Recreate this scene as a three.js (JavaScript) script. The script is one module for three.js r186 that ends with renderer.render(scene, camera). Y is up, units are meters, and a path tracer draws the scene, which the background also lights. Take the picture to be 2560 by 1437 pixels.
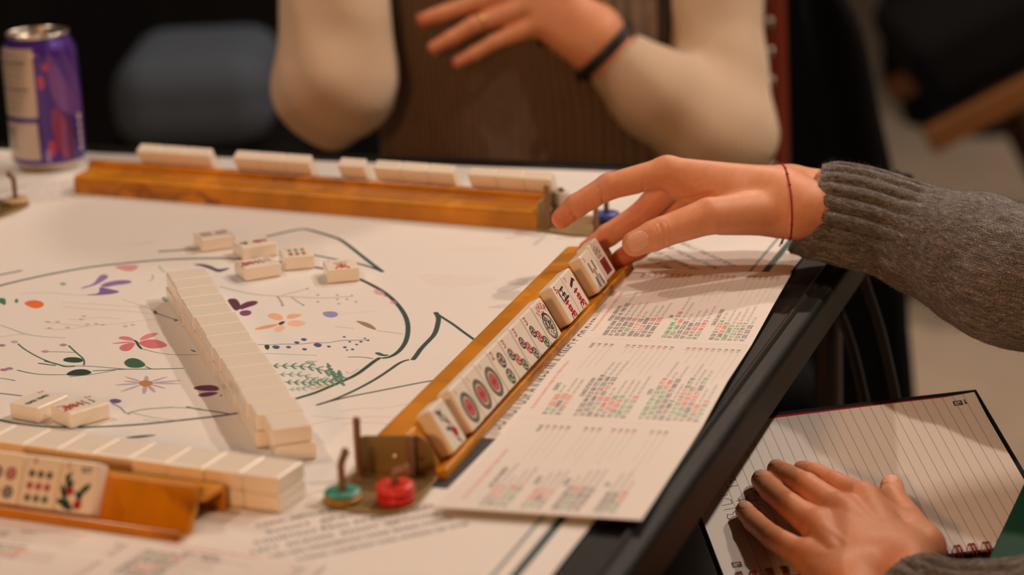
import * as THREE from 'three';
import { RoundedBoxGeometry } from 'three/addons/geometries/RoundedBoxGeometry.js';
import { mergeGeometries } from 'three/addons/utils/BufferGeometryUtils.js';

// ---------------------------------------------------------------- camera, exposure, lights
const scene = new THREE.Scene();
const TABLE = 0.74;                                         // table top height in metres
const V = (x, y, z) => new THREE.Vector3(x / 1000, TABLE + y / 1000, z / 1000);   // millimetres, y from the table top
const camera = new THREE.PerspectiveCamera(2 * Math.atan(718.5 / 6044) * 180 / Math.PI, 2560 / 1437, 0.05, 60);
camera.position.set(0, TABLE + 0.4797, 0);
{
  const pitch = 16.106 * Math.PI / 180, roll = -0.0443;
  const f = new THREE.Vector3(0, -Math.sin(pitch), -Math.cos(pitch)), r = new THREE.Vector3(1, 0, 0), u = new THREE.Vector3().crossVectors(r, f);
  const r2 = r.clone().multiplyScalar(Math.cos(roll)).addScaledVector(u, Math.sin(roll));
  const u2 = u.clone().multiplyScalar(Math.cos(roll)).addScaledVector(r, -Math.sin(roll));
  camera.quaternion.setFromRotationMatrix(new THREE.Matrix4().makeBasis(r2, u2, f.clone().negate()));
}
camera.focus = 1.61;
camera.userData.fStop = 4.3;
const renderer = new THREE.WebGLRenderer({ antialias: true });
renderer.toneMapping = THREE.LinearToneMapping;
renderer.toneMappingExposure = 1.0;
renderer.shadowMap.enabled = true;
scene.background = new THREE.Color(0x000000);
const LAMP = new THREE.Color().setRGB(1, 0.82, 0.68), GLOW = new THREE.Color().setRGB(1, 0.5, 0.2);
const GLOWCD = 5;
// ceiling pendants of the room: x, y, z in metres and candela
const LAMPS = [[1.75, 2.7, -2.7, 7.2], [1.35, 2.7, -1.55, 4.7], [-1.2, 2.6, -1.95, 3.1], [0.6, 2.6, -3.75, 4.8]];

// ---------------------------------------------------------------- helpers
let seed = 7;
const rnd = () => { seed = (seed + 0x6d2b79f5) | 0; let t = Math.imul(seed ^ (seed >>> 15), 1 | seed); t = (t + Math.imul(t ^ (t >>> 7), 61 | t)) ^ t; return ((t ^ (t >>> 14)) >>> 0) / 4294967296; };
const names = {};
function numbered(n) { const k = names[n] = (names[n] ?? -1) + 1; return k ? n + '_' + String(k).padStart(3, '0') : n; }
function tag(o, label, category, group, kind) {
  o.userData.label = label; if (category) o.userData.category = category; if (group) o.userData.group = group; if (kind) o.userData.kind = kind;
  return o;
}
function mesh(name, geo, mat, parent) {
  const m = new THREE.Mesh(geo, mat); m.castShadow = m.receiveShadow = true;
  m.name = parent && parent !== scene ? name : numbered(name);
  (parent || scene).add(m); return m;
}
function thing(name, label, category, group) { const g = new THREE.Group(); g.name = numbered(name); scene.add(g); return tag(g, label, category, group); }
function struct(name, geo, mat) { const m = mesh(name, geo, mat); m.userData.kind = 'structure'; return m; }
const lin = (r, g, b) => new THREE.Color().setRGB(r, g, b);
const std = (o) => new THREE.MeshStandardMaterial(o), phy = (o) => new THREE.MeshPhysicalMaterial(o);
function box(w, h, d, x = 0, y = 0, z = 0) { return new THREE.BoxGeometry(w, h, d).translate(x, y, z); }
function rbox(w, h, d, r, x = 0, y = 0, z = 0, s = 3) { return new RoundedBoxGeometry(w, h, d, s, r).translate(x, y, z); }
function cyl(r1, r2, h, n, x = 0, y = 0, z = 0) { return new THREE.CylinderGeometry(r1, r2, h, n).translate(x, y, z); }
const simple = (g) => { const q = g.index ? g.toNonIndexed() : g.clone(); for (const k of Object.keys(q.attributes)) if (!['position', 'normal', 'uv'].includes(k)) q.deleteAttribute(k); return q; };
const merge = (list) => mergeGeometries(list.map(simple));
function canvas(w, h, draw) { const c = document.createElement('canvas'); c.width = w; c.height = h; draw(c.getContext('2d'), w, h); return c; }
function tex(c, srgb = true, repeat) { const t = new THREE.CanvasTexture(c); if (srgb) t.colorSpace = THREE.SRGBColorSpace; t.anisotropy = 8; if (repeat) { t.wrapS = t.wrapT = THREE.RepeatWrapping; t.repeat.set(...repeat); } return t; }
// value noise
const NP = new Float32Array(65536).map(() => rnd());
function vn(x, y) { const i = Math.floor(x), j = Math.floor(y), a = x - i, b = y - j, s = a * a * (3 - 2 * a), t = b * b * (3 - 2 * b), h = (p, q) => NP[((p & 255) << 8) | (q & 255)]; return (h(i, j) * (1 - s) + h(i + 1, j) * s) * (1 - t) + (h(i, j + 1) * (1 - s) + h(i + 1, j + 1) * s) * t; }
function fbm(x, y, o = 4) { let v = 0, a = 0.5; for (let k = 0; k < o; k++) { v += a * vn(x, y); x *= 2.03; y *= 2.03; a *= 0.5; } return v; }
function noiseCanvas(w, h, f) { return canvas(w, h, (g) => { const d = g.createImageData(w, h); for (let j = 0; j < h; j++) for (let i = 0; i < w; i++) { const c = f(i, j), k = 4 * (j * w + i); d.data[k] = c[0]; d.data[k + 1] = c[1]; d.data[k + 2] = c[2]; d.data[k + 3] = 255; } g.putImageData(d, 0, 0); }); }

// signed distance modelling: rounded cones joined smoothly, meshed with surface nets
function cone(a, b, ra, rb) {
  const bx = b[0] - a[0], by = b[1] - a[1], bz = b[2] - a[2], l2 = bx * bx + by * by + bz * bz, rr = ra - rb, a2 = l2 - rr * rr, il2 = 1 / l2;
  return (x, y, z) => {
    const px = x - a[0], py = y - a[1], pz = z - a[2], yy = px * bx + py * by + pz * bz, zz = yy - l2;
    const qx = px * l2 - bx * yy, qy = py * l2 - by * yy, qz = pz * l2 - bz * yy, x2 = qx * qx + qy * qy + qz * qz, y2 = yy * yy * l2, z2 = zz * zz * l2, k = Math.sign(rr) * rr * rr * x2;
    if (Math.sign(zz) * a2 * z2 > k) return Math.sqrt(x2 + z2) * il2 - rb;
    if (Math.sign(yy) * a2 * y2 < k) return Math.sqrt(x2 + y2) * il2 - ra;
    return (Math.sqrt(x2 * a2 * il2) + yy * rr) * il2 - ra;
  };
}
function ell(c, r) { return (x, y, z) => { const p = (x - c[0]) / r[0], q = (y - c[1]) / r[1], s = (z - c[2]) / r[2], k0 = Math.sqrt(p * p + q * q + s * s), k1 = Math.sqrt((p / r[0]) ** 2 + (q / r[1]) ** 2 + (s / r[2]) ** 2); return k1 < 1e-9 ? -Math.min(...r) : k0 * (k0 - 1) / k1; }; }
const smin = (a, b, k) => { const h = Math.max(k - Math.abs(a - b), 0) / k; return Math.min(a, b) - h * h * k * 0.25; };
const blend = (fs, k) => (x, y, z) => { let d = fs[0](x, y, z); for (let i = 1; i < fs.length; i++) d = smin(d, fs[i](x, y, z), k); return d; };
function chain(js) { const fs = []; for (let i = 0; i + 1 < js.length; i++) fs.push(cone(js[i], js[i + 1], js[i][3], js[i + 1][3])); return fs; }
function nets(f, lo, hi, cell) {                             // millimetres in, metres (world) out
  const n = [0, 1, 2].map((k) => Math.ceil((hi[k] - lo[k]) / cell) + 1), [nx, ny, nz] = n, val = new Float32Array(nx * ny * nz);
  const id = (i, j, k) => (k * ny + j) * nx + i;
  for (let k = 0; k < nz; k++) for (let j = 0; j < ny; j++) for (let i = 0; i < nx; i++) val[id(i, j, k)] = f(lo[0] + i * cell, lo[1] + j * cell, lo[2] + k * cell);
  const vid = new Int32Array(nx * ny * nz).fill(-1), pos = [], idx = [];
  const E = [[0, 1], [0, 2], [0, 4], [1, 3], [1, 5], [2, 3], [2, 6], [3, 7], [4, 5], [4, 6], [5, 7], [6, 7]];
  for (let k = 0; k < nz - 1; k++) for (let j = 0; j < ny - 1; j++) for (let i = 0; i < nx - 1; i++) {
    const c = []; let neg = 0; for (let q = 0; q < 8; q++) { const v = val[id(i + (q & 1), j + ((q >> 1) & 1), k + (q >> 2))]; c.push(v); if (v < 0) neg++; }
    if (neg === 0 || neg === 8) continue;
    let sx = 0, sy = 0, sz = 0, m = 0;
    for (const [p, q] of E) if ((c[p] < 0) !== (c[q] < 0)) { const t = c[p] / (c[p] - c[q]); sx += (p & 1) + t * ((q & 1) - (p & 1)); sy += ((p >> 1) & 1) + t * (((q >> 1) & 1) - ((p >> 1) & 1)); sz += (p >> 2) + t * ((q >> 2) - (p >> 2)); m++; }
    vid[id(i, j, k)] = pos.length / 3; pos.push(lo[0] + (i + sx / m) * cell, lo[1] + (j + sy / m) * cell, lo[2] + (k + sz / m) * cell);
  }
  for (let k = 1; k < nz - 1; k++) for (let j = 1; j < ny - 1; j++) for (let i = 1; i < nx - 1; i++) {
    const v0 = val[id(i, j, k)] < 0;
    const quad = (a, b, c, d, flip) => { if (a < 0 || b < 0 || c < 0 || d < 0) return; flip ? idx.push(a, c, b, a, d, c) : idx.push(a, b, c, a, c, d); };
    if (v0 !== val[id(i + 1, j, k)] < 0) quad(vid[id(i, j - 1, k - 1)], vid[id(i, j, k - 1)], vid[id(i, j, k)], vid[id(i, j - 1, k)], !v0);
    if (v0 !== val[id(i, j + 1, k)] < 0) quad(vid[id(i - 1, j, k - 1)], vid[id(i - 1, j, k)], vid[id(i, j, k)], vid[id(i, j, k - 1)], !v0);
    if (v0 !== val[id(i, j, k + 1)] < 0) quad(vid[id(i - 1, j - 1, k)], vid[id(i, j - 1, k)], vid[id(i, j, k)], vid[id(i - 1, j, k)], !v0);
  }
  const N = pos.length / 3, out = new Float32Array(N * 3), nor = new Float32Array(N * 3), uv = new Float32Array(N * 2), e = Math.min(cell * 0.35, 1.2);
  for (let i = 0; i < N; i++) {
    let x = pos[3 * i], y = pos[3 * i + 1], z = pos[3 * i + 2], gx, gy, gz;
    for (let it = 0; it < 2; it++) {
      gx = f(x + e, y, z) - f(x - e, y, z); gy = f(x, y + e, z) - f(x, y - e, z); gz = f(x, y, z + e) - f(x, y, z - e);
      const l = Math.hypot(gx, gy, gz) || 1; gx /= l; gy /= l; gz /= l; if (it) break;
      const d = Math.max(-cell, Math.min(cell, f(x, y, z))) * 0.8; x -= gx * d; y -= gy * d; z -= gz * d;
    }
    out[3 * i] = x / 1000; out[3 * i + 1] = TABLE + y / 1000; out[3 * i + 2] = z / 1000; nor[3 * i] = gx; nor[3 * i + 1] = gy; nor[3 * i + 2] = gz;
    uv[2 * i] = (x + z * 0.7) / 1000; uv[2 * i + 1] = y / 1000;
  }
  const g = new THREE.BufferGeometry(); g.setAttribute('position', new THREE.BufferAttribute(out, 3)); g.setAttribute('normal', new THREE.BufferAttribute(nor, 3)); g.setAttribute('uv', new THREE.BufferAttribute(uv, 2)); g.setIndex(idx);
  return g;
}
// tube along points [x,y,z,r] (mm); wob(s, theta) adds millimetres to the radius; s is arc length in mm
function tube(pts, n, m, wob = () => 0, squash = 1, slant = 0, up0 = [0, 1, 0]) {
  const c = new THREE.CatmullRomCurve3(pts.map((p) => V(p[0], p[1], p[2]))), rr = pts.map((p) => p[3]);
  const pos = [], uv = [], idx = []; let side = null, s = 0, last = null;
  for (let i = 0; i <= n; i++) {
    const t = i / n, p = c.getPoint(t), T = c.getTangent(t), q = t * (pts.length - 1), a = Math.min(Math.floor(q), pts.length - 2), b = q - a, r = rr[a] + (rr[a + 1] - rr[a]) * b * b * (3 - 2 * b);
    if (!side) side = new THREE.Vector3().crossVectors(T, new THREE.Vector3(...up0)).normalize();
    side.addScaledVector(T, -side.dot(T)).normalize(); const up = new THREE.Vector3().crossVectors(side, T);
    if (last) s += p.distanceTo(last) * 1000; last = p;
    for (let j = 0; j <= m; j++) { const th = 2 * Math.PI * j / m, w = (r + wob(s, th)) / 1000, k = -slant / 1000 * Math.max(0, -Math.sin(th)) * Math.max(0, 1 - s / 45); pos.push(T.x * k + p.x + w * (Math.cos(th) * side.x * squash + Math.sin(th) * up.x), T.y * k + p.y + w * (Math.cos(th) * side.y * squash + Math.sin(th) * up.y), T.z * k + p.z + w * (Math.cos(th) * side.z * squash + Math.sin(th) * up.z)); uv.push(th / (2 * Math.PI) * 0.24, s / 1000); }
  }
  for (let i = 0; i < n; i++) for (let j = 0; j < m; j++) { const a = i * (m + 1) + j, b = a + m + 1; idx.push(a, b, a + 1, b, b + 1, a + 1); }
  const g = new THREE.BufferGeometry(); g.setAttribute('position', new THREE.Float32BufferAttribute(pos, 3)); g.setAttribute('uv', new THREE.Float32BufferAttribute(uv, 2)); g.setIndex(idx); g.computeVertexNormals();
  const N = g.attributes.normal; for (let i = 0; i <= n; i++) { const a = i * (m + 1), b = a + m, v = new THREE.Vector3(N.getX(a) + N.getX(b), N.getY(a) + N.getY(b), N.getZ(a) + N.getZ(b)).normalize(); N.setXYZ(a, v.x, v.y, v.z); N.setXYZ(b, v.x, v.y, v.z); }
  return g;
}

// flowers and outlines printed on the mat: kind (s stroke, f fill), colour, width mm, opacity, points in table mm
const MAT_ART=[
['s','#1f3d39',3.2,1,[-631,259,-626,294,-614,320,-604,338,-589,359,-572,378,-552,392,-526,407,-502,415,-478,420,-452,420,-423,416,-393,407,-370,397,-354,386,-323,358,-298,325,-278,290,-264,251,-260,225,-262,213,-265,211]],
['s','#1f3d39',3.2,1,[-268,210,-269,204,-269,188,-270,172,-274,159,-278,146,-282,134,-290,121]],
['s','#1f3d39',2.6,1,[-290,121,-302,102,-316,86,-346,68,-367,56,-394,46,-415,42,-434,42,-455,46,-491,60]],
['s','#1f3d39',3.2,1,[-537,430,-508,441,-491,455,-477,477,-469,489,-461,502,-454,511,-450,512,-434,503,-417,492,-407,484,-364,431,-343,406]],
['s','#1f3d39',2.6,1,[-343,406,-355,416,-372,425,-407,438,-415,441]],
['s','#1f3d39',2.6,1,[-641,331,-629,347,-619,360]],
['s','#1f3d39',3.4,1,[-267,314,-262,306,-258,295,-250,267,-249,248,-248,233,-246,221,-245,212]],
['s','#1f3d39',2.4,1,[-248,210,-251,207,-252,190,-254,167,-259,143,-265,124,-271,114]],
['s','#1f3d39',2,1,[-270.8,114.5,-261.4,129,-245.3,144.7,-231.9,158.6,-221.5,169.2,-209,179.4]],
['s','#1f3d39',2.2,1,[-267,313.5,-256.5,302,-245.4,290.3,-227.1,268.3,-199.3,237.1]],
['f','#2b3a3c',0,1,[-364.4,33.3,-354,34,-343.3,43.4,-355.5,39.5]],
['f','#2b5a44',0,1,[-276.1,219.8,-273.2,222.5,-266.6,217.1,-265.2,219.8,-264.1,214.6,-268.9,214.3]],
['f','#3a3558',0,0.9,[-494.7,398.3,-489.6,402.7,-478.1,398.3,-468.5,388.9,-461.9,397,-460.8,390.2,-464.7,380.9,-473.2,388,-486.7,396.8]],
['f','#7d5fa0',0,0.8,[-548.2,347.3,-551.9,360.3,-548,362.8,-541.9,355.2,-541.8,345,-541.6,335,-548.2,322.1,-549.7,326.8,-544.8,336.1]],
['f','#7a5aa5',0,0.85,[-538.1,332.2,-537.3,342.5,-531.1,350.3,-520.3,350.6,-517.3,342.7,-528.6,335.6,-529.9,330.4]],
['f','#6c4c96',0,0.85,[-538.1,332.2,-528.3,327.3,-515.8,323,-515.4,318.1,-521.4,312.2,-534.5,308.2,-536.6,310.1,-527.6,314.3]],
['s','#9a9a8a',0.8,0.7,[-586.6,303.6,-571.3,309.7,-561.1,309.9,-548.4,307.3,-534.5,308.2]],
['f','#d98a94',0,0.8,[-554.5,384.3,-545.7,388.7,-536.3,391,-531.7,383,-532.1,372.5,-540.4,374.5]],
['f','#e2662c',0,0.9,[-572.6,281.8,-571.8,288.4,-567.9,290.7,-559.5,287.5,-552.9,277.5,-555.3,270.1,-563.6,273.9]],
['f','#2f6b4f',0,0.9,[-597.9,282,-597.4,291.8,-591.1,289.8,-581.5,272.2,-590.7,280.1]],
['f','#3b6b55',0,0.9,[-583.3,287.9,-583.5,292.8,-577.5,284.1,-577.4,279.4]],
['f','#5a8a74',0,0.7,[-571.7,332.9,-570.9,337.1,-564.7,333.5,-565.8,327.9]],
['s','#b08a7c',0.8,0.55,[-544.3,288.6,-518.8,290.1,-497.5,287.7,-476.1,288.5]],
['s','#b08a7c',0.8,0.55,[-539.6,279.9,-517.4,276.1,-488.7,278.3,-456.7,273.4]],
['s','#b08a7c',0.8,0.55,[-525.4,227.3,-508.9,227.4,-499.1,238.2,-487,245,-474.3,250.4,-457,264.2]],
['s','#b08a7c',0.8,0.55,[-532.9,242.4,-519.8,240.3,-509.4,239.3,-498.5,238.9]],
['s','#b08a7c',0.8,0.55,[-504.4,303.9,-489.5,295.5,-476.1,288.5,-464.9,278.1]],
['s','#b08a7c',0.8,0.55,[-519.7,251,-510,251.3,-503,260.2,-482.8,259.4]],
['f','#c48d80',0,0.6,[-533.6,242.3,-532.6,245.5,-528.6,243.2,-529.6,240]],
['f','#c48d80',0,0.6,[-526.4,243.6,-525.4,246.9,-521.4,244.6,-522.4,241.4]],
['f','#c48d80',0,0.6,[-524.7,228.9,-523.7,232.1,-519.7,229.8,-520.7,226.7]],
['f','#c48d80',0,0.6,[-512.5,232.7,-511.5,235.9,-507.6,233.6,-508.6,230.5]],
['f','#c48d80',0,0.6,[-512.4,252.3,-511.4,255.6,-507.4,253.3,-508.4,250]],
['f','#c48d80',0,0.6,[-514.3,259.6,-513.3,262.9,-509.3,260.6,-510.3,257.3]],
['f','#c48d80',0,0.6,[-473.2,243.1,-472.1,246.3,-468.3,244,-469.3,240.8]],
['f','#c48d80',0,0.6,[-469.3,246.8,-468.2,250,-464.4,247.7,-465.4,244.5]],
['f','#c48d80',0,0.6,[-502,242.2,-501,245.4,-497,243.1,-498,239.9]],
['f','#c48d80',0,0.6,[-496.2,244.2,-495.2,247.4,-491.2,245.1,-492.2,241.9]],
['f','#c48d80',0,0.6,[-490.9,243.4,-489.8,246.6,-485.9,244.3,-486.9,241.1]],
['s','#4d5a55',1,0.9,[-464.9,278.1,-454.4,270.8,-441.4,264.1]],
['f','#46525a',0,1,[-467,279.2,-467.7,283.7,-462.6,276.9,-462.8,273.8]],
['f','#46525a',0,1,[-442.9,262.3,-442.5,266.3,-439.4,262.9,-440.6,260.6]],
['f','#5f8f8a',0,0.7,[-476.7,310.6,-478.1,318.4,-468.3,305.7,-469.1,302.4]],
['s','#7d9a8e',1.2,0.6,[-512.3,367.3,-506.1,358.2,-506,349.7]],
['s','#6f8f84',1.2,0.6,[-518.2,390.7,-511.5,381.3,-505.9,375.4]],
['f','#d4737c',0,0.9,[-446.4,213,-455.5,221.4,-461.7,222.3,-463.5,218.4,-459.7,214.8,-452.3,213.3]],
['f','#d4737c',0,0.9,[-446.2,211.6,-452.2,207.6,-460.7,204,-460.8,206,-453.9,211]],
['f','#cf6a74',0,0.9,[-445.8,210.9,-442.9,202.3,-440.8,192.9,-444.2,190.3,-449.8,193.9,-453,201.8,-450.5,208]],
['f','#d98088',0,0.9,[-445.8,214.6,-448,227.2,-444.3,233.1,-439.9,234,-438.8,226,-442.6,216.6]],
['f','#cd6872',0,0.9,[-444.9,211.9,-439.3,219.6,-431.1,218.2,-419.6,208.2,-422.1,202.1,-430,199.1,-439.9,205.7]],
['s','#20342c',1.6,1,[-448.4,214.1,-445.4,211.8,-441.6,205.4,-435.1,198.2]],
['s','#6d7468',0.9,0.9,[-435.1,198.2,-424.2,193.3,-412.4,190,-401.7,190.7,-391,193.3]],
['f','#4b5560',0,1,[-401.7,203.2,-395.9,200.7,-395.1,198.1,-398.9,200.1]],
['f','#27473a',0,1,[-476.4,163.8,-477.7,170.4,-472.5,172.8,-466,171.3,-461.8,166.6,-462.2,162.5,-468.9,161.2]],
['f','#1f3a30',0,1,[-458.7,136.4,-460.3,142.7,-457.9,149.3,-451.2,150.6,-442.7,144.3,-445.8,138.9,-453.5,136.1]],
['f','#356248',0,1,[-433.8,169.4,-433.9,178.4,-427.6,178,-419.4,170.8,-414.8,165,-417.1,159.2,-424.4,159.1,-429.4,163.5]],
['s','#3c5a4c',1.1,1,[-488.3,195,-477.1,183.1,-465.8,172.7,-460.6,165.5,-457,158.1]],
['s','#3c5a4c',0.9,1,[-498.1,179.8,-487.3,181.1,-476.6,182.3]],
['s','#33524a',1.1,1,[-525.6,192.1,-517.4,183.7,-497.2,168,-480.1,157.6,-469.8,154.2]],
['s','#33524a',1.6,1,[-489.4,155.8,-482.1,154.5,-476.1,153.8]],
['s','#33524a',1.6,1,[-487.5,160.8,-476,157.1,-467.6,151.9,-462.4,154.3]],
['s','#3c5a4c',0.9,1,[-469.8,154.2,-455.5,157,-438.5,156.3,-425.4,155.7]],
['s','#3c5a4c',1.1,1,[-496.1,139.6,-486.4,135.7,-472.6,134.1,-458.9,137.6]],
['s','#33524a',1.3,1,[-444.9,148.4,-435.7,151,-429.5,154.8,-404.6,159.7,-387.9,164.4]],
['s','#33524a',1,1,[-454.2,134.1,-444.2,139.2,-434.9,147.7,-429.5,154.8]],
['s','#33524a',1,1,[-414.2,163.2,-408,159.1]],
['f','#a9758f',0,0.8,[-496.5,194.9,-495.2,199.7,-489.3,196.3,-490.9,191.9]],
['f','#b58aa0',0,0.8,[-501.7,179.1,-500.3,183.9,-494.4,180.5,-496.1,176.3]],
['f','#9a6a86',0,0.8,[-538.7,185.9,-537.4,190.7,-531.4,187.3,-532.9,183]],
['f','#b79aa8',0,0.8,[-534.1,194.8,-532.8,199.7,-526.8,196.2,-528.4,191.9]],
['f','#8a6f96',0,0.8,[-506.8,140.7,-505.5,145.3,-499.7,142.1,-501.3,138.1]],
['f','#a85a70',0,0.8,[-509.2,137.6,-507.9,142.2,-502.1,139,-503.7,134.9]],
['s','#8d9488',1,0.8,[-561.3,229.5,-548.6,222.9,-533.3,213.3,-516.6,209.8,-499.7,210.7]],
['s','#8d9488',0.9,0.6,[-546.6,204.1,-540,209.7,-533.3,213.3]],
['s','#4a5a52',1.1,0.9,[-498.9,121.8,-493.3,121.6,-486.3,119.1]],
['s','#33524a',1.4,1,[-482.8,94,-474.2,93.3,-466.4,92.3]],
['f','#a394ac',0,0.75,[-398.1,131.4,-410.1,138.8,-421.3,142.4,-409.1,135]],
['f','#a394ac',0,0.75,[-398.1,131.4,-408.4,134,-417.2,132.8,-406.8,130.2]],
['f','#a394ac',0,0.75,[-398.1,131.4,-409.7,129,-419.2,122.9,-407.6,125.3]],
['f','#a394ac',0,0.75,[-398.1,131.4,-404.2,121.9,-407.6,109.2,-401.5,118.6]],
['f','#a394ac',0,0.75,[-398.1,131.4,-395.3,119.8,-388,108.1,-390.7,119.5]],
['f','#a394ac',0,0.75,[-398.1,131.4,-390,119.9,-381.3,113.2,-389.2,124.6]],
['f','#a394ac',0,0.75,[-398.1,131.4,-387.1,125.2,-377.3,122.8,-388.2,129]],
['f','#a394ac',0,0.75,[-398.1,131.4,-384.1,131.5,-372,135.3,-385.9,135.3]],
['f','#a394ac',0,0.75,[-398.1,131.4,-385.3,135.1,-374.6,142.6,-387.4,138.8]],
['f','#a394ac',0,0.75,[-398.1,131.4,-392.2,138.4,-388.8,148.8,-394.7,141.8]],
['f','#a394ac',0,0.75,[-398.1,131.4,-399.6,139.5,-405.7,147.4,-404,139.2]],
['f','#b9793f',0,0.95,[-403.3,130.4,-403.3,135.6,-399.8,137.5,-393.4,133.7,-392.3,126.2,-396.5,124]],
['f','#6b2f5c',0,1,[-363.6,128.1,-362.2,133.4,-354.9,136.7,-348.8,134.8,-343.8,127,-351,124.8,-358.1,124.9]],
['f','#74356a',0,1,[-354.7,116,-351.9,122.9,-342.3,124.8,-343.8,117,-349.6,112.6]],
['f','#4a1c3c',0,1,[-340.5,120.1,-338.4,119.3,-337.6,115.7]],
['f','#6f5388',0,1,[-406.3,95.8,-403.5,99.6,-397,97.2,-396.6,91.9,-400.2,89.6]],
['s','#5c6f66',1,0.9,[-400.2,89.6,-392.3,85.4,-384.3,75.3,-379.7,73.6]],
['s','#4e6b5c',1.4,0.9,[-381.7,75.8,-378.6,82.4,-370.4,86.7,-359.5,91]],
['s','#4e6b5c',1.8,0.95,[-350.6,93.8,-342.6,90.8,-332,89.8,-318.7,86.8]],
['s','#4e6b5c',1,0.9,[-359.5,91,-349.7,91.9,-340.4,92]],
['s','#7f8f86',0.9,0.8,[-381.5,77.1,-365.5,71.4,-355.4,69.6,-343.6,68.2]],
['s','#7f8f86',0.9,0.8,[-366.5,66,-360.6,65.2,-355.2,65.6]],
['f','#5a2544',0,1,[-428.2,317.9,-422.9,321.7,-414.9,311.5,-408,298.8,-408.3,290.2,-419.7,305.4]],
['f','#66284a',0,1,[-412.7,306.7,-409.8,317,-403.3,318.2,-400.7,308.9,-404.7,301.2,-406.8,293.9]],
['f','#7d3f78',0,1,[-406.3,290.6,-402.5,296.4,-396.4,292.4,-394.4,283.2,-399.7,280.9]],
['f','#eca778',0,0.75,[-366.6,274.3,-378.3,280.5,-382.6,286.4,-381.5,292.4,-374.6,291.3,-368.1,282.4]],
['f','#eca778',0,0.75,[-367.3,284.2,-368.2,293.5,-357.6,293.4,-358.5,285.8,-363.3,279.9]],
['f','#efb48c',0,0.7,[-362.5,273.4,-357.5,281,-346.4,274.8,-348.3,264.5,-357.3,266.1]],
['f','#e99a68',0,0.85,[-365.1,269.6,-373.4,264.7,-378.9,253.9,-373.2,252.7,-365.6,261.3]],
['f','#f0b890',0,0.7,[-363.7,266.6,-359.2,265.8,-355.8,253.3,-359.5,250,-364.5,256.6]],
['f','#4a2a38',0,1,[-367,269.2,-365.8,276.1,-362.9,274.3,-362.6,265.1]],
['f','#7480bf',0,0.8,[-346.6,299.9,-344,303.8,-336.5,303.5,-331.8,294.2,-335,288.5,-341.9,292.3]],
['s','#a8a09a',0.7,0.5,[-333.6,298.9,-323.8,303.1,-310.9,309.9]],
['f','#8f7350',0,0.9,[-316.7,286.9,-306.7,283.9,-298.8,277.1,-291.8,267,-300.8,271.8,-310.2,279.9]],
['s','#9a8a76',0.9,0.7,[-291.8,267,-283.1,265.5,-271.9,262.8]],
['s','#a09488',0.7,0.7,[-325,270.6,-317.3,269.4,-309.7,268.5]],
['s','#5a6468',1,0.9,[-360.4,222.2,-351.3,222.3,-344.1,226.8,-332.3,227.6,-324.8,233.7,-314.8,234,-308.8,241.5,-299.4,243.3,-289.8,246.7]],
['f','#2f4378',0,0.9,[-348.8,218.1,-349.1,223.4,-343.3,221.3,-342.3,213.6]],
['f','#2f4378',0,0.9,[-339.3,220,-339.4,223.4,-335.7,222,-335.1,217]],
['f','#2f4378',0,0.9,[-326.7,217.7,-326.8,221.1,-323.2,219.8,-322.6,214.8]],
['f','#2f4378',0,0.9,[-323.1,227.8,-323.3,233.7,-316.9,231.3,-315.9,222.6]],
['f','#2f4378',0,0.9,[-312.5,226.7,-312.6,229.5,-309.6,228.4,-309.2,224.2]],
['f','#2f4378',0,0.9,[-338,230.5,-338.2,234.3,-334.1,232.8,-333.4,227.3]],
['f','#2f4378',0,0.9,[-336.3,237.8,-336.5,241.9,-332,240.3,-331.3,234.2]],
['f','#2f4378',0,0.9,[-301.2,227.3,-301.3,230.1,-298.3,229,-297.9,224.9]],
['f','#2f4378',0,0.9,[-294.2,224,-294.2,226.5,-291.6,225.5,-291.3,221.9]],
['f','#2f4378',0,0.9,[-296.9,221.9,-297,223.8,-295,223.1,-294.7,220.3]],
['f','#2f4378',0,0.9,[-310.3,249.1,-310.4,251.3,-308,250.4,-307.7,247.2]],
['f','#2f4378',0,0.9,[-302.4,239.6,-302.4,241.7,-300.1,240.9,-299.8,237.6]],
['f','#2f4378',0,0.9,[-295.1,240.9,-295.1,243.5,-292.5,242.4,-292.1,238.8]],
['f','#2f4378',0,0.9,[-291.4,244.8,-291.4,247,-289.1,246.1,-288.8,242.9]],
['f','#2f4378',0,0.9,[-294.9,248.9,-294.9,250.8,-292.9,250,-292.6,247.2]],
['f','#2f4378',0,0.9,[-295.3,234.6,-295.4,236.8,-293.1,235.9,-292.7,232.7]],
['f','#1f3a30',0,1,[-356,221.4,-352.9,223.6,-349.2,216.5,-348.5,210.5]],
['s','#4f7a63',1.2,0.9,[-272.9,161.6,-290.8,176.7,-303.2,183.1,-315.3,183.7,-332.8,180.8]],
['s','#4f7a63',1.6,0.9,[-276.9,164.9,-275.1,167.3,-272.4,167.3]],
['s','#4f7a63',1.6,0.9,[-276.9,164.9,-272.5,157.4,-269.1,152.2]],
['s','#4f7a63',1.6,0.9,[-284.9,171.7,-283.3,174,-280.7,174]],
['s','#4f7a63',1.6,0.9,[-284.9,171.7,-280.7,164.6,-277.5,159.7]],
['s','#4f7a63',1.6,0.9,[-292.8,177.7,-291.9,181.3,-290.1,182.5]],
['s','#4f7a63',1.6,0.9,[-292.8,177.7,-288.7,171.8,-285.7,168.1]],
['s','#4f7a63',1.6,0.9,[-300.1,181.5,-299.3,184.8,-297.6,185.9]],
['s','#4f7a63',1.6,0.9,[-300.1,181.5,-296.2,175.8,-293.4,172.5]],
['s','#4f7a63',1.6,0.9,[-306.7,183.3,-306.7,187.5,-305.7,189.4]],
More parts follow.
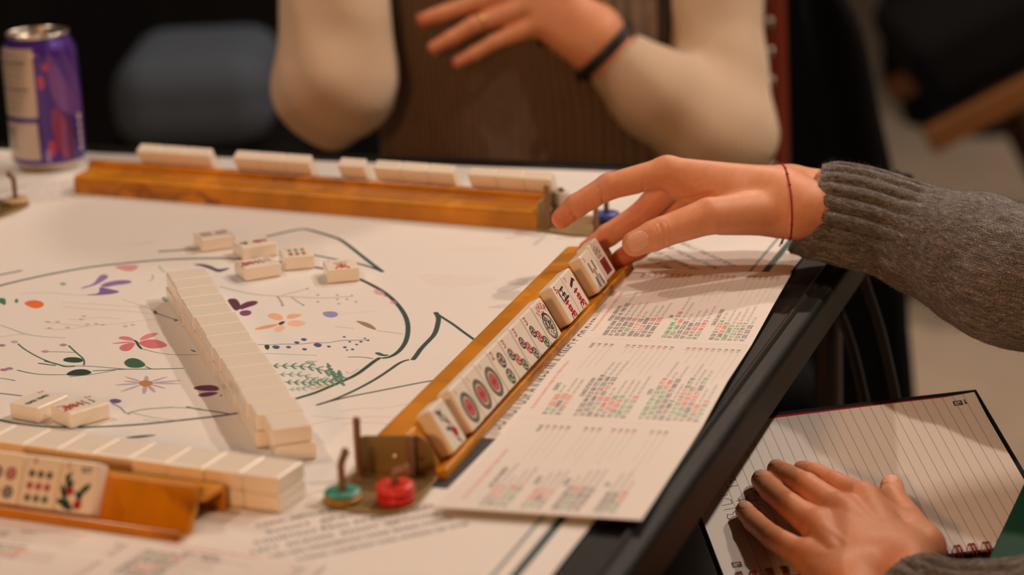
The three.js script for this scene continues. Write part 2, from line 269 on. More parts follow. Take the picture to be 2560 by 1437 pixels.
['s','#4f7a63',1.6,0.9,[-306.7,183.3,-303.2,178.8,-300.7,176.8]],
['s','#4f7a63',1.6,0.9,[-312.8,183.6,-312.9,187.5,-312,189.2]],
['s','#4f7a63',1.6,0.9,[-312.8,183.6,-309.6,179.4,-307.4,177.7]],
['s','#4f7a63',1.6,0.9,[-318.7,183.1,-319,187.1,-318.3,188.7]],
['s','#4f7a63',1.6,0.9,[-318.7,183.1,-315.7,179.6,-313.8,178.4]],
['s','#4f7a63',1.6,0.9,[-324.3,182.2,-324.7,185.9,-324,187.2]],
['s','#4f7a63',1.6,0.9,[-324.3,182.2,-321.6,178.9,-320,178]],
['s','#4f7a63',1.6,0.9,[-330,181.3,-330.4,184.7,-329.7,185.7]],
['s','#4f7a63',1.6,0.9,[-330,181.3,-327.5,178.3,-326.2,177.6]],
['s','#4f7a63',1.2,0.9,[-274.3,160.4,-284.2,156.5,-294.3,153,-309.9,151.3]],
['s','#4f7a63',1.6,0.9,[-276.4,159.6,-276.8,165.2,-276.2,168.5]],
['s','#4f7a63',1.6,0.9,[-276.4,159.6,-272.6,155.4,-269.7,153.5]],
['s','#4f7a63',1.6,0.9,[-280.6,157.9,-281,163.2,-280.4,166.2]],
['s','#4f7a63',1.6,0.9,[-280.6,157.9,-277,154,-274.4,152.3]],
['s','#4f7a63',1.6,0.9,[-284.9,156.2,-285.2,161.1,-284.6,163.7]],
['s','#4f7a63',1.6,0.9,[-284.9,156.2,-281.5,152.4,-279,150.9]],
['s','#4f7a63',1.6,0.9,[-289.2,154.8,-289.5,159.3,-288.9,161.6]],
['s','#4f7a63',1.6,0.9,[-289.2,154.8,-286,151.2,-283.8,149.9]],
['s','#4f7a63',1.6,0.9,[-293.5,153.3,-293.8,157.4,-293.1,159.3]],
['s','#4f7a63',1.6,0.9,[-293.5,153.3,-290.6,149.9,-288.6,148.7]],
['s','#4f7a63',1.6,0.9,[-298.1,152.6,-298.4,156.2,-297.6,157.6]],
['s','#4f7a63',1.6,0.9,[-298.1,152.6,-295.4,149.3,-293.7,148.2]],
['s','#4f7a63',1.6,0.9,[-302.8,152.1,-303.1,155.4,-302.4,156.5]],
['s','#4f7a63',1.6,0.9,[-302.8,152.1,-300.4,149,-298.9,148.2]],
['s','#4f7a63',1.6,0.9,[-307.6,151.6,-307.9,154.6,-307.2,155.4]],
['s','#4f7a63',1.6,0.9,[-307.6,151.6,-305.4,148.8,-304.2,148.2]],
['s','#4f7a63',1.2,0.9,[-280.1,167.3,-290.1,179.8,-297.6,193.1]],
['s','#4f7a63',1.6,0.9,[-281.8,169.5,-280.3,170,-277.9,168.2]],
['s','#4f7a63',1.6,0.9,[-281.8,169.5,-279.1,163.7,-277.3,160.2]],
['s','#4f7a63',1.6,0.9,[-285.3,173.9,-284.1,174.5,-281.9,172.7]],
['s','#4f7a63',1.6,0.9,[-285.3,173.9,-282.8,168.6,-281.3,165.6]],
['s','#4f7a63',1.6,0.9,[-288.9,178.3,-287.7,178.4,-285.5,176.1]],
['s','#4f7a63',1.6,0.9,[-288.9,178.3,-286.8,173.4,-285.7,170.9]],
['s','#4f7a63',1.6,0.9,[-292.4,183.8,-291.3,183.4,-289.2,180.6]],
['s','#4f7a63',1.6,0.9,[-292.4,183.8,-290.8,179.5,-290.3,177.6]],
['s','#4f7a63',1.6,0.9,[-295.9,190,-295.1,189.8,-293.2,187.3]],
['s','#4f7a63',1.6,0.9,[-295.9,190,-294.5,186.2,-294.1,184.9]],
['s','#6e937e',1.2,0.7,[-279.4,158.8,-291.2,159.3,-304.7,168.2,-320.8,165]],
['s','#6e937e',1.6,0.7,[-282.3,159,-282.2,163.4,-281.1,165.6]],
['s','#6e937e',1.6,0.7,[-282.3,159,-278.6,154.3,-275.9,152]],
['s','#6e937e',1.6,0.7,[-288,159.2,-287.9,163.4,-286.9,165.3]],
['s','#6e937e',1.6,0.7,[-288,159.2,-284.5,154.9,-282.1,152.8]],
['s','#6e937e',1.6,0.7,[-294.3,161.4,-293.6,163.9,-291.9,164.2]],
['s','#6e937e',1.6,0.7,[-294.3,161.4,-291.1,156.3,-288.8,153.4]],
['s','#6e937e',1.6,0.7,[-301.6,166.2,-301,168.6,-299.4,168.7]],
['s','#6e937e',1.6,0.7,[-301.6,166.2,-298.6,161.4,-296.6,159]],
['s','#6e937e',1.6,0.7,[-307.7,167.6,-308.1,171.2,-307.4,172.6]],
['s','#6e937e',1.6,0.7,[-307.7,167.6,-305.1,164.4,-303.5,163.5]],
['s','#6e937e',1.6,0.7,[-313,166.5,-313.3,169.9,-312.7,170.9]],
['s','#6e937e',1.6,0.7,[-313,166.5,-310.6,163.6,-309.3,163]],
['s','#6e937e',1.6,0.7,[-318.2,165.5,-318.6,168.5,-318,169.2]],
['s','#6e937e',1.6,0.7,[-318.2,165.5,-316.1,162.9,-315,162.5]],
['s','#4f7a63',1.2,0.9,[-279.4,170.3,-284.7,180.8]],
['s','#4f7a63',1.6,0.9,[-280.3,172,-278.9,171,-276.6,167.7]],
['s','#4f7a63',1.6,0.9,[-280.3,172,-278.8,167.6,-278.4,165.4]],
['s','#4f7a63',1.6,0.9,[-282,175.6,-281.1,175,-279.1,172.1]],
['s','#4f7a63',1.6,0.9,[-282,175.6,-280.8,171.7,-280.5,170.2]],
['s','#4f7a63',1.6,0.9,[-283.8,179.1,-283.2,178.9,-281.6,176.5]],
['s','#4f7a63',1.6,0.9,[-283.8,179.1,-282.8,175.9,-282.7,175]],
['s','#7c9c8a',1.2,0.6,[-287.9,151.5,-291.6,142.3,-301,137.6]],
['s','#7c9c8a',1.6,0.6,[-288.8,149.3,-289.9,154.4,-290.1,157.3]],
['s','#7c9c8a',1.6,0.6,[-288.8,149.3,-286.3,147.4,-284.7,147.7]],
['s','#7c9c8a',1.6,0.6,[-290.6,144.8,-291.6,149.5,-291.8,151.9]],
['s','#7c9c8a',1.6,0.6,[-290.6,144.8,-288.3,143.1,-287,143.5]],
['s','#7c9c8a',1.6,0.6,[-293,141.6,-293.4,145.1,-293,146.4]],
['s','#7c9c8a',1.6,0.6,[-293,141.6,-290.7,139,-289.4,138.6]],
['s','#7c9c8a',1.6,0.6,[-296.2,140,-296.7,143.1,-296.2,144.1]],
['s','#7c9c8a',1.6,0.6,[-296.2,140,-294.2,137.6,-293.2,137.5]],
['s','#7c9c8a',1.6,0.6,[-299.4,138.4,-299.9,141.2,-299.4,141.7]],
['s','#7c9c8a',1.6,0.6,[-299.4,138.4,-297.7,136.3,-297,136.4]],
['s','#8a9c90',1.2,0.7,[-306.7,191.3,-313.4,193]],
['s','#8a9c90',1.6,0.7,[-307.8,191.6,-307.8,194.8,-306.7,195.6]],
['s','#8a9c90',1.6,0.7,[-307.8,191.6,-305,187.7,-303.3,186.1]],
['s','#8a9c90',1.6,0.7,[-310,192.1,-310.1,194.9,-309.2,195.4]],
['s','#8a9c90',1.6,0.7,[-310,192.1,-307.7,188.8,-306.4,187.8]],
['s','#8a9c90',1.6,0.7,[-312.3,192.7,-312.4,195.1,-311.6,195.1]],
['s','#8a9c90',1.6,0.7,[-312.3,192.7,-310.4,189.9,-309.5,189.4]],
['s','#c79a5a',1.8,0.7,[-286.1,140.6,-282.5,145.5,-277.9,150.6]],
['s','#c79a5a',1.6,0.7,[-285.1,145,-281.7,150.5]],
['s','#9aa59c',1,0.6,[-278.7,179.1,-274.1,172.8,-273.2,186]],
['s','#8c8578',1.8,0.9,[-288.7,208.3,-281.2,210.6,-272.5,208.4]],
['s','#8c8578',0.8,0.7,[-347.9,204.4,-332.9,205.8,-311.6,207.5]],
['s','#b3a89c',1.8,0.75,[-446.8,347,-428,337.7,-410,331.9,-394.7,331.8,-378.6,332.3,-359.2,332.2,-341.3,340.8]],
['s','#9c9488',1.6,0.8,[-394.4,331.2,-387.6,321.8,-381.3,310.7]],
['s','#9c9488',1.4,0.7,[-383.6,331.3,-373.7,320.8,-367.1,314.3]],
['s','#b3a89c',1.6,0.7,[-392.1,333.4,-386.7,343.3,-380.7,353.4]],
['f','#9c9488',0,0.7,[-382.9,310.4,-382.5,313.6,-379.7,311,-380,307.8]],
['f','#9c9488',0,0.7,[-368.7,314,-368.4,317.2,-365.5,314.6,-365.9,311.4]],
['f','#9c9488',0,0.7,[-382.3,353.2,-382,356.5,-379,353.7,-379.4,350.4]],
['f','#9c9488',0,0.7,[-368.3,339.5,-367.9,342.8,-365.1,340.1,-365.4,336.8]],
['f','#9c9488',0,0.7,[-354.2,342,-353.9,345.3,-351,342.6,-351.4,339.3]],
['f','#9c9488',0,0.7,[-350.1,332.1,-349.8,335.4,-347,332.7,-347.3,329.5]],
['f','#9c9488',0,0.7,[-343.2,333.4,-342.8,336.6,-340,334,-340.4,330.7]],
['f','#9c9488',0,0.7,[-343.1,342.3,-342.7,345.5,-339.9,342.8,-340.3,339.6]],
['f','#9c9488',0,0.7,[-361.6,323.7,-361.2,326.9,-358.4,324.3,-358.8,321.1]],
['f','#9c9488',0,0.7,[-344.8,321.9,-344.4,325.1,-341.7,322.5,-342,319.3]],
['f','#9c9488',0,0.7,[-334.3,328.7,-333.9,331.9,-331.2,329.3,-331.6,326.1]],
['f','#e0929a',0,0.7,[-331.8,358.6,-328.6,362.8,-319.7,353.6,-319,346.6,-326.3,348.9]],
['f','#e0929a',0,0.6,[-309.3,332.6,-307.9,339.8,-301.1,330.6,-303.8,326.6]],
['s','#a04a5c',1.2,0.8,[-318.5,346.7,-314.8,343.9,-315.7,349]],
['f','#d9aab0',0,0.1,[-317.2,399.4,-302.2,409.6,-271.9,403.1,-250,411.3,-258.4,382.3,-287.9,370.8]],
['f','#9aa09a',0,0.4,[-245.4,375.4,-236.3,397.8,-227.4,407.8,-227.9,381.6,-237.8,366.5]],
['f','#9aa09a',0,0.3,[-242.3,402,-230.4,416.9,-218.2,416.9,-228,400.3]],
['f','#9aa09a',0,0.25,[-239.1,331.3,-227,343.4,-214,348.7,-222.9,331.3]],
['f','#dcb0b4',0,0.1,[-327.8,470.2,-301.2,486.3,-262.9,487,-288.6,468.8]],
['f','#c9a3a8',0,0.12,[-584.7,441.9,-571,449.1,-546.5,462.9,-558.9,439.1]],
['s','#caa0a4',1.6,0.35,[-252.2,104.5,-242.9,114,-227.6,115.6,-216.2,127.1]],
['s','#caa0a4',1.6,0.35,[-266.4,94.1,-244.1,91.1,-229.9,101.5,-214.1,101]],
['s','#caa0a4',1.6,0.35,[-241.3,84.3,-225.8,91.2,-214.3,88.4]],
['s','#caa0a4',1.6,0.35,[-260,79,-247.9,94.1,-235,94.5]]];

// ---------------------------------------------------------------- the room
const floorTex = tex(noiseCanvas(512, 512, (i, j) => { const v = 0.9 + 0.1 * fbm(i / 60, j / 60, 4) + 0.05 * fbm(i / 7, j / 7, 2); return [182 * v, 167 * v, 148 * v]; }), true, [5, 5]);
const wallMat = std({ color: lin(0.055, 0.04, 0.028), roughness: 0.85 });
struct('floor', box(10, 0.1, 13, 0, -0.05, -3.5), std({ map: floorTex, roughness: 0.45 }));
struct('ceiling', box(10, 0.1, 13, 0, 3.05, -3.5), std({ color: lin(0.12, 0.09, 0.065), roughness: 0.9 }));
struct('wall_back', box(10, 3, 0.15, 0, 1.5, -9.9), wallMat);
struct('wall_front', box(10, 3, 0.15, 0, 1.5, 2.9), wallMat);
struct('wall_left', box(0.15, 3, 13, -4.95, 1.5, -3.5), wallMat);
struct('wall_right', box(0.15, 3, 13, 4.95, 1.5, -3.5), wallMat);

// ---------------------------------------------------------------- pendant lamps (above the frame)
const brassDark = std({ color: lin(0.16, 0.11, 0.06), metalness: 0.8, roughness: 0.4 });
LAMPS.forEach(([x, y, z, cd], i) => {
  const g = thing('pendant_lamp', ['pendant lamp with bare warm bulb hanging beyond the dark coat', 'pendant lamp with bare warm bulb above the printed score card', 'pendant lamp with bare warm bulb above the two-high tile wall', 'pendant lamp with bare warm bulb hanging behind the player in the vest'][i], 'lamp', 'pendant lamps over the game');
  g.position.set(x, y, z);
  mesh('cord', cyl(0.003, 0.003, 3.0 - y - 0.1, 8, 0, (3.0 - y) / 2 + 0.05, 0), brassDark, g);
  mesh('shade', new THREE.LatheGeometry([[0.02, 0.14], [0.03, 0.135], [0.05, 0.12], [0.12, 0.085], [0.19, 0.06], [0.192, 0.058], [0.12, 0.081], [0.045, 0.115], [0.02, 0.13]].map((p) => new THREE.Vector2(...p)), 40), brassDark, g);
  mesh('bulb', new THREE.SphereGeometry(0.035, 24, 16), std({ color: 0xffffff, emissive: LAMP, emissiveIntensity: 30 }), g);
  const l = new THREE.PointLight(LAMP, cd, 0, 2); l.castShadow = true; l.shadow.radius = 1.75; l.name = 'lamp_light'; g.add(l);
});

{ // shaded floor lamp behind the camera: the warm light on everything that faces the lens
  const g = thing('floor_lamp', 'floor lamp with glowing amber drum shade standing behind the viewpoint', 'lamp'); g.position.set(-0.75, 0, 0.75);
  mesh('base', cyl(0.14, 0.15, 0.03, 32, 0, 0.015, 0), brassDark, g); mesh('pole', cyl(0.012, 0.012, 1.32, 12, 0, 0.68, 0), brassDark, g);
  mesh('shade', new THREE.CylinderGeometry(0.13, 0.16, 0.22, 40, 1, true).translate(0, 1.5, 0), std({ color: lin(0.7, 0.45, 0.22), emissive: GLOW, emissiveIntensity: 1.5, side: THREE.DoubleSide }), g);
  const l = new THREE.PointLight(GLOW, GLOWCD, 0, 2); l.position.set(0, 1.5, 0); l.castShadow = true; l.shadow.radius = 6; l.name = 'lamp_light'; g.add(l);
}

// ---------------------------------------------------------------- card table, frame (u right, v away) turned on the floor
const TA = -0.336, TO = new THREE.Vector3(0.095, 0, -1.2214);
const uvPoint = (u, v, y = 0) => V(95 + u * 0.9441 + v * 0.3297, y, -1221.4 + u * 0.3297 - v * 0.9441);
const table = thing('card_table', 'black folding card table with scuffed vinyl border under the floral mat', 'table');
table.position.copy(TO).add(new THREE.Vector3(-0.013 * 0.9441, 0, -0.013 * 0.3297)); table.rotation.y = TA;             // local x = u, local -z = v
const vinyl = phy({ specularIntensity: 0.35, map: tex(noiseCanvas(512, 512, (i, j) => { const s = fbm(i / 5, j / 70, 3), w = fbm(i / 40, j / 40, 4), k = (s > 0.62 ? 30 : 0) * w + (vn(i / 2.2, j / 2.2) > 0.965 ? 60 : 0); const b = 12 + 9 * w + k; return [b * 1.05, b * 0.92, b * 0.82]; }), true, [3, 3]), roughness: 0.5 });
{
  const u0 = -1.037, v0 = -0.28, v1 = 0.772, w = -u0, d = v1 - v0, cx = u0 / 2, cz = -(v0 + v1) / 2;
  mesh('table_top', rbox(w - 0.002, 0.026, d - 0.002, 0.004, cx, TABLE - 0.0145, cz), vinyl, table);
  const railProfile = (len) => {                            // side rail: rounded outer wall with a raised bead on top
    const s = new THREE.Shape(); s.moveTo(-0.016, -0.003); s.lineTo(-0.0145, 0.0005); s.quadraticCurveTo(-0.013, 0.002, -0.0115, 0.0005); s.lineTo(-0.010, -0.001); s.lineTo(-0.004, -0.0015); s.quadraticCurveTo(0.001, -0.002, 0.001, -0.008); s.lineTo(0.0005, -0.029); s.lineTo(-0.016, -0.029); s.closePath();
    return new THREE.ExtrudeGeometry(s, { depth: len, bevelEnabled: false, curveSegments: 6 });
  };
  mesh('side_rail', railProfile(d).translate(0, TABLE, -v1), vinyl, table);
  mesh('side_rail', railProfile(d).rotateY(Math.PI).translate(u0, TABLE, -v0), vinyl, table);
  mesh('side_rail', railProfile(w).rotateY(Math.PI / 2).translate(u0, TABLE, -v1), vinyl, table);
  mesh('side_rail', railProfile(w).rotateY(-Math.PI / 2).translate(0, TABLE, -v0), vinyl, table);
  const steel = std({ color: lin(0.05, 0.042, 0.038), metalness: 0.5, roughness: 0.4 });
  for (const [x, z] of [[-0.06, -v1 + 0.06], [-0.06, -v0 - 0.06], [u0 + 0.06, -v1 + 0.06], [u0 + 0.06, -v0 - 0.06]]) mesh('leg', cyl(0.012, 0.011, TABLE - 0.03, 16, x, (TABLE - 0.03) / 2, z), steel, table);
  // the bent wire brace that folds the far leg
  mesh('leg_brace', new THREE.TubeGeometry(new THREE.CatmullRomCurve3([[-0.03, -0.03], [-0.012, -0.08], [0.008, -0.17], [0.02, -0.2], [0.026, -0.17], [0.012, -0.08], [-0.002, -0.03]].map(([a, b]) => new THREE.Vector3(a + 0.0, TABLE + b, -0.56 - a * 0.3))), 60, 0.004, 10), steel, table);
}

// ---------------------------------------------------------------- printed mat
const MU0 = -930, MU1 = -48, MV0 = -238, MV1 = 735;
const matCanvas = canvas(1900, 2048, (g, W, H) => {
  g.fillStyle = '#e8e3de'; g.fillRect(0, 0, W, H);
  const S = W / (MU1 - MU0), X = (u) => (u - MU0) * S, Y = (v) => (MV1 - v) * (H / (MV1 - MV0));
  g.lineCap = 'round'; g.lineJoin = 'round';
  for (const [kind, col, w, al, p] of MAT_ART) {
    const n = p.length / 2, q = []; for (let i = 0; i < n; i++) q.push([X(p[2 * i]), Y(p[2 * i + 1])]);
    g.globalAlpha = al; g.beginPath();
    if (kind === 's') { g.moveTo(...q[0]); for (let i = 1; i < n - 1; i++) g.quadraticCurveTo(q[i][0], q[i][1], (q[i][0] + q[i + 1][0]) / 2, (q[i][1] + q[i + 1][1]) / 2); g.lineTo(...q[n - 1]); g.strokeStyle = col; g.lineWidth = w * S; g.stroke(); }
    else { const m = (a, b) => [(a[0] + b[0]) / 2, (a[1] + b[1]) / 2]; g.moveTo(...m(q[n - 1], q[0])); for (let i = 0; i < n; i++) g.quadraticCurveTo(q[i][0], q[i][1], ...m(q[i], q[(i + 1) % n])); g.fillStyle = col; g.fill(); }
  }
  g.globalAlpha = 1;
  g.fillStyle = '#1c3f42'; g.fillRect(X(-68.5), 0, 5 * S, H); g.fillStyle = '#6d8285'; g.fillRect(X(-78), 0, 2 * S, H);
  g.fillStyle = '#1c3f42'; g.fillRect(X(-862), 0, 5 * S, H);
  const text = (s, u, v, size, ang, col, font = 'bold', al = 'center', width) => { g.save(); g.translate(X(u), Y(v)); g.rotate(ang); g.font = font + ' ' + size * S + 'px sans-serif'; g.fillStyle = col; g.textAlign = al; g.textBaseline = 'middle'; if (width) { const w = g.measureText(s).width; g.scale(width * S / w, 1); } g.fillText(s, 0, 0); g.restore(); };
  // corner blocks of rules, set on the diagonal
  const near = ['CHARLESTON PASS THREE TILES', 'RIGHT  ACROSS  LEFT', 'COURTESY PASS ACROSS FIRST', 'LEFT  ACROSS  RIGHT  OPTIONAL', 'JOKERS ARE PROHIBITED FROM BEING PASSED', 'OPTIONAL A FINAL COURTESY PASS ACROSS OR STOP'];
  near.forEach((s, k) => text(s, -191 + k * 6.6, -49 - k * 9.2, 6.4, -Math.atan2(85, 91), '#55535a', 'bold', 'center', [92, 86, 104, 112, 112, 124][k]));
  const far = ['EAST ROLLS THE DICE AND', 'BREAKS THE WALL THEN', 'DEALS THE TILES', 'FOUR AT A TIME'];
  far.forEach((s, k) => text(s, -125 - k * 9.5, 500 - k * 10.5, 6.4, Math.PI / 4, '#5c6b72', 'bold', 'center', [98, 92, 84, 70][k]));
  const left = ['A WINNING HAND IS WORTH THE VALUE SHOWN', 'EAST DOES NOT PAY OR RECEIVE DOUBLE', 'SELF PICKED ALL PAY DOUBLE', 'DISCARDER PAYS DOUBLE VALUE', 'JOKERLESS HANDS PAY AGAIN', 'NO JOKER IN SINGLES', 'THANK YOU FOR PLAYING', 'GOOD LUCK'];
  left.forEach((s, k) => text(s, -742 + k * 6.5, 618 - k * 6.5, 4.2, -Math.PI / 4 + 0.1, '#6d6a6e', 'bold', 'center', 118 - k * 9));
  // edge strip beside the rack
  text('DO NOT USE A JOKER IN A SINGLE OR PAIR', -149.5, 92, 13.5, -Math.PI / 2, '#2b2a2e', '', 'left', 226);
  g.fillStyle = '#23262b'; g.fillRect(X(-168), Y(78), 26 * S, 82 * S); g.strokeStyle = '#8d8d90'; g.lineWidth = 0.5 * S;
  for (let k = 0; k < 5; k++) { g.beginPath(); g.moveTo(X(-168), Y(80 + k * 1.8)); g.quadraticCurveTo(X(-155), Y(88 + k * 1.8), X(-142), Y(80 + k * 1.8)); g.stroke(); }
  g.fillStyle = '#b5b2ae'; for (let k = 0; k < 9; k++) { g.save(); g.translate(X(-150), Y(66 - k * 7.5)); g.rotate(-Math.PI / 2); g.fillRect(0, -1.2 * S, 4.6 * S, 0.7 * S); g.fillRect(0, 0.4 * S, 3.4 * S, 0.5 * S); g.restore(); }
});
const weave = tex(noiseCanvas(256, 256, (i, j) => { const v = 128 + 60 * Math.sin(i * Math.PI / 2) * Math.cos(j * Math.PI / 2) + 50 * (vn(i / 3, j / 3) - 0.5); return [v, v, v]; }), false, [60, 60]);
{
  const g = new THREE.PlaneGeometry((MU1 - MU0) / 1000, (MV1 - MV0) / 1000, 90, 90).rotateX(-Math.PI / 2), p = g.attributes.position;
  for (let i = 0; i < p.count; i++) p.setY(i, 0.00035 * (fbm(p.getX(i) * 9 + 5, p.getZ(i) * 9 + 5, 3) - 0.5));
  g.computeVertexNormals(); g.rotateY(TA);
  const c = uvPoint((MU0 + MU1) / 2, (MV0 + MV1) / 2, 0.3); g.translate(c.x, c.y, c.z);
  tag(mesh('game_mat', g, std({ map: tex(matCanvas), roughness: 0.55, bumpMap: weave, bumpScale: 0.00004 })), 'white square game mat printed with flowers and green outlines on the table', 'mat');
}

// ---------------------------------------------------------------- racks
const amberTex = tex(noiseCanvas(1024, 256, (i, j) => {
  const x = i / 1024, y = j / 256, wv = fbm(x * 14, y * 2.2 + 3, 4), st = Math.pow(Math.max(0, fbm(x * 7 + 40, y * 7 + wv * 3, 4) - 0.55) * 3.4, 1.4), a = 0.86 + 0.3 * (wv - 0.45);
  const k = Math.max(0, 1 - st * 0.85); return [Math.min(255, 232 * a * (0.5 + 0.5 * k)), 150 * a * (0.35 + 0.65 * k), 14 * a];
}));
const amber = phy({ map: amberTex, roughness: 0.34, specularIntensity: 0.7, clearcoat: 0.15, clearcoatRoughness: 0.12 });
const brass = std({ color: lin(0.34, 0.235, 0.10), metalness: 0.75, roughness: 0.42 });
const pegMat = std({ color: lin(0.27, 0.14, 0.075), metalness: 0.55, roughness: 0.45 });
const silver = std({ color: lin(0.7, 0.66, 0.6), metalness: 1, roughness: 0.3 });
const RL = 0.436;
const rackGeo = (() => {
  const s = new THREE.Shape(); const q = (w, y) => [(23 - w) / 1000, y / 1000];       // x = rack z (player side +), y up
  s.moveTo(...q(0, 0)); s.lineTo(...q(0, 3.6)); s.quadraticCurveTo(...q(0.1, 5.4), ...q(1.6, 5.6)); s.quadraticCurveTo(...q(2.6, 5.4), ...q(3.6, 4.4)); s.lineTo(...q(10.2, 1.6)); s.lineTo(...q(21.2, 21.4)); s.quadraticCurveTo(...q(23, 24.6), ...q(25.6, 23.6)); s.quadraticCurveTo(...q(27.5, 22.6), ...q(28.4, 19.5)); s.quadraticCurveTo(...q(29.4, 16.2), ...q(32, 16)); s.lineTo(...q(47, 15.4)); s.quadraticCurveTo(...q(51.5, 15), ...q(51.5, 10.5)); s.lineTo(...q(51.9, 0)); s.lineTo(...q(48.1, 0)); s.lineTo(...q(47.9, 9.5)); s.quadraticCurveTo(...q(47.5, 11.8), ...q(45, 12)); s.lineTo(...q(30, 12.2)); s.quadraticCurveTo(...q(25, 13), ...q(23.4, 15.8)); s.lineTo(...q(15, 0)); s.closePath();
  const g = new THREE.ExtrudeGeometry(s, { depth: RL - 0.001, bevelEnabled: true, bevelThickness: 0.0005, bevelSize: 0.0004, bevelOffset: -0.0004, bevelSegments: 2, curveSegments: 6 }).translate(0, 0, -RL / 2 + 0.0005);
  g.rotateY(-Math.PI / 2);                                  // shape x -> rack z, extrusion -> rack x
  const p = g.attributes.position, uv = g.attributes.uv; for (let i = 0; i < p.count; i++) uv.setXY(i, (p.getX(i) + RL / 2) / RL, (p.getZ(i) + 0.024) * 9 + p.getY(i) * 13);
  return g;
})();
const plateGeo = (() => { const s = new THREE.Shape(); s.moveTo(-0.2165, -0.030); s.lineTo(-0.246, -0.035); s.quadraticCurveTo(-0.272, -0.037, -0.275, -0.024); s.lineTo(-0.278, 0.004); s.quadraticCurveTo(-0.276, 0.019, -0.258, 0.020); s.lineTo(-0.2165, 0.018); s.closePath(); const g = new THREE.ExtrudeGeometry(s, { depth: 0.0012, bevelEnabled: true, bevelThickness: 0.0002, bevelSize: 0.0003, bevelSegments: 1 }); g.rotateX(Math.PI / 2).translate(0, 0.0018, 0); return g; })();
const uprightGeo = (() => { const s = new THREE.Shape(); s.moveTo(-0.028, 0); s.lineTo(-0.028, 0.019); s.quadraticCurveTo(-0.028, 0.022, -0.022, 0.022); s.lineTo(0.008, 0.024); s.quadraticCurveTo(0.015, 0.022, 0.017, 0.010); s.lineTo(0.017, 0); s.closePath(); return new THREE.ExtrudeGeometry(s, { depth: 0.0011, bevelEnabled: true, bevelThickness: 0.0002, bevelSize: 0.0002, bevelSegments: 1 }).rotateY(-Math.PI / 2).translate(-0.2186, 0.001, 0); })();
function pegGeo(x, z, h, bend) { const pts = [[x, 0.001, z], [x, h * 0.5, z], [x, h, z], [x + bend[0] * 0.4, h + bend[1] * 0.5, z + bend[2] * 0.4], [x + bend[0], h + bend[1], z + bend[2]]].map((p) => new THREE.Vector3(...p)); const c = new THREE.CatmullRomCurve3(pts, false, 'catmullrom', 0.2), e = pts[4]; return merge([new THREE.TubeGeometry(c, 28, 0.0021, 12), new THREE.SphereGeometry(0.0023, 14, 10).scale(1, 1.25, 1).translate(e.x, e.y, e.z), new THREE.SphereGeometry(0.0024, 12, 8).scale(1, 0.45, 1).translate(x, h, z)]); }
const RACKS = { right: [2.0, -1493.2, 1.268], far: [-161.0, -1937.6, 2.6826], near: [-370.5, -1313.7, -0.44], left: [-517.7, -1730, 4.39] };
function makeRack(key, label) {
  const [x, z, a] = RACKS[key], g = thing('mahjong_rack', label, 'tile rack', 'amber racks around the mat'); g.position.copy(V(x, 0.45, z)); g.rotation.y = a;
  mesh('rack_body', rackGeo, amber, g);
  tag(mesh('base_plate', plateGeo, brass, g), 'aged brass base plate'); mesh('end_plate', uprightGeo, brass, g);
  mesh('screw', new THREE.SphereGeometry(0.0019, 14, 8).scale(0.5, 1, 1).translate(-0.2202, 0.012, -0.007), silver, g); mesh('screw', new THREE.SphereGeometry(0.0017, 14, 8).scale(0.5, 1, 1).translate(-0.2202, 0.012, 0.009), brassDark, g);
  mesh('peg', pegGeo(-0.265, -0.022, 0.022, [0.005, 0.006, 0.001]), pegMat, g); mesh('peg', pegGeo(-0.2265, -0.0265, 0.025, [0.0004, 0.009, 0]), pegMat, g);
  mesh('peg', pegGeo(-0.2245, 0.0045, 0.0215, [0.0004, 0.003, 0]), pegMat, g); mesh('peg', pegGeo(-0.261, 0.0075, 0.0185, [0.002, 0.002, 0.006]), pegMat, g);
  return g;
}
makeRack('right', 'amber plastic rack holding the hand under the reaching fingers, beside the score card');
makeRack('far', 'amber plastic rack in front of the player in the vest, seen from behind');
makeRack('near', 'amber plastic rack with open end behind a card, holding tiles with dots and flowers');
makeRack('left', 'amber rack with brass chip pegs beside the purple can, mostly cut off');
function onRack(key, x, y, z) { const [cx, cz, a] = RACKS[key]; return V(cx + Math.cos(a) * x + Math.sin(a) * z, y + 0.45, cz - Math.sin(a) * x + Math.cos(a) * z); }
const chipGeo = (R, h) => new THREE.LatheGeometry([[3, 0], [R - 1.3, 0], [R, 1.2], [R, h - 1.2], [R - 1.3, h], [R * 0.62, h - 0.15], [3.2, h - 0.1], [3, h - 0.5], [3, 0]].map(([a, b]) => new THREE.Vector2(a / 1000, b / 1000)), 40);
function chip(key, x, z, y, R, h, col, label, group, tilt = 0) { const m = mesh('betting_chip', chipGeo(R, h), phy({ color: col, roughness: 0.35, clearcoat: 0.3 })); m.position.copy(onRack(key, x, y, z)); m.rotation.set(tilt, 0, tilt * 0.6); return tag(m, label, 'chip', group); }
chip('right', -265, -22, 2.0, 10.6, 3.4, lin(0.50, 0.30, 0.03), 'yellow plastic chip under the green chip on a brass peg');
chip('right', -265, -22, 5.5, 10.4, 2.6, lin(0.05, 0.29, 0.22), 'green plastic chip on top of a yellow one on a brass peg');
chip('right', -261, 7.5, 2.0, 10.8, 5.2, lin(0.62, 0.012, 0.010), 'lower red plastic chip of two stacked on a brass peg');
chip('right', -261, 7.5, 7.3, 10.8, 5.2, lin(0.72, 0.03, 0.018), 'upper red plastic chip of two stacked on a brass peg');
chip('far', -261, 7.5, 2.0, 10.5, 7, lin(0.05, 0.09, 0.40), 'blue plastic chip on the far rack peg seen beneath the reaching fingers');
chip('far', -224.5, 4.5, 2.0, 6.2, 11, lin(0.74, 0.72, 0.70), 'lower white plastic counter of two stacked on the far rack peg');
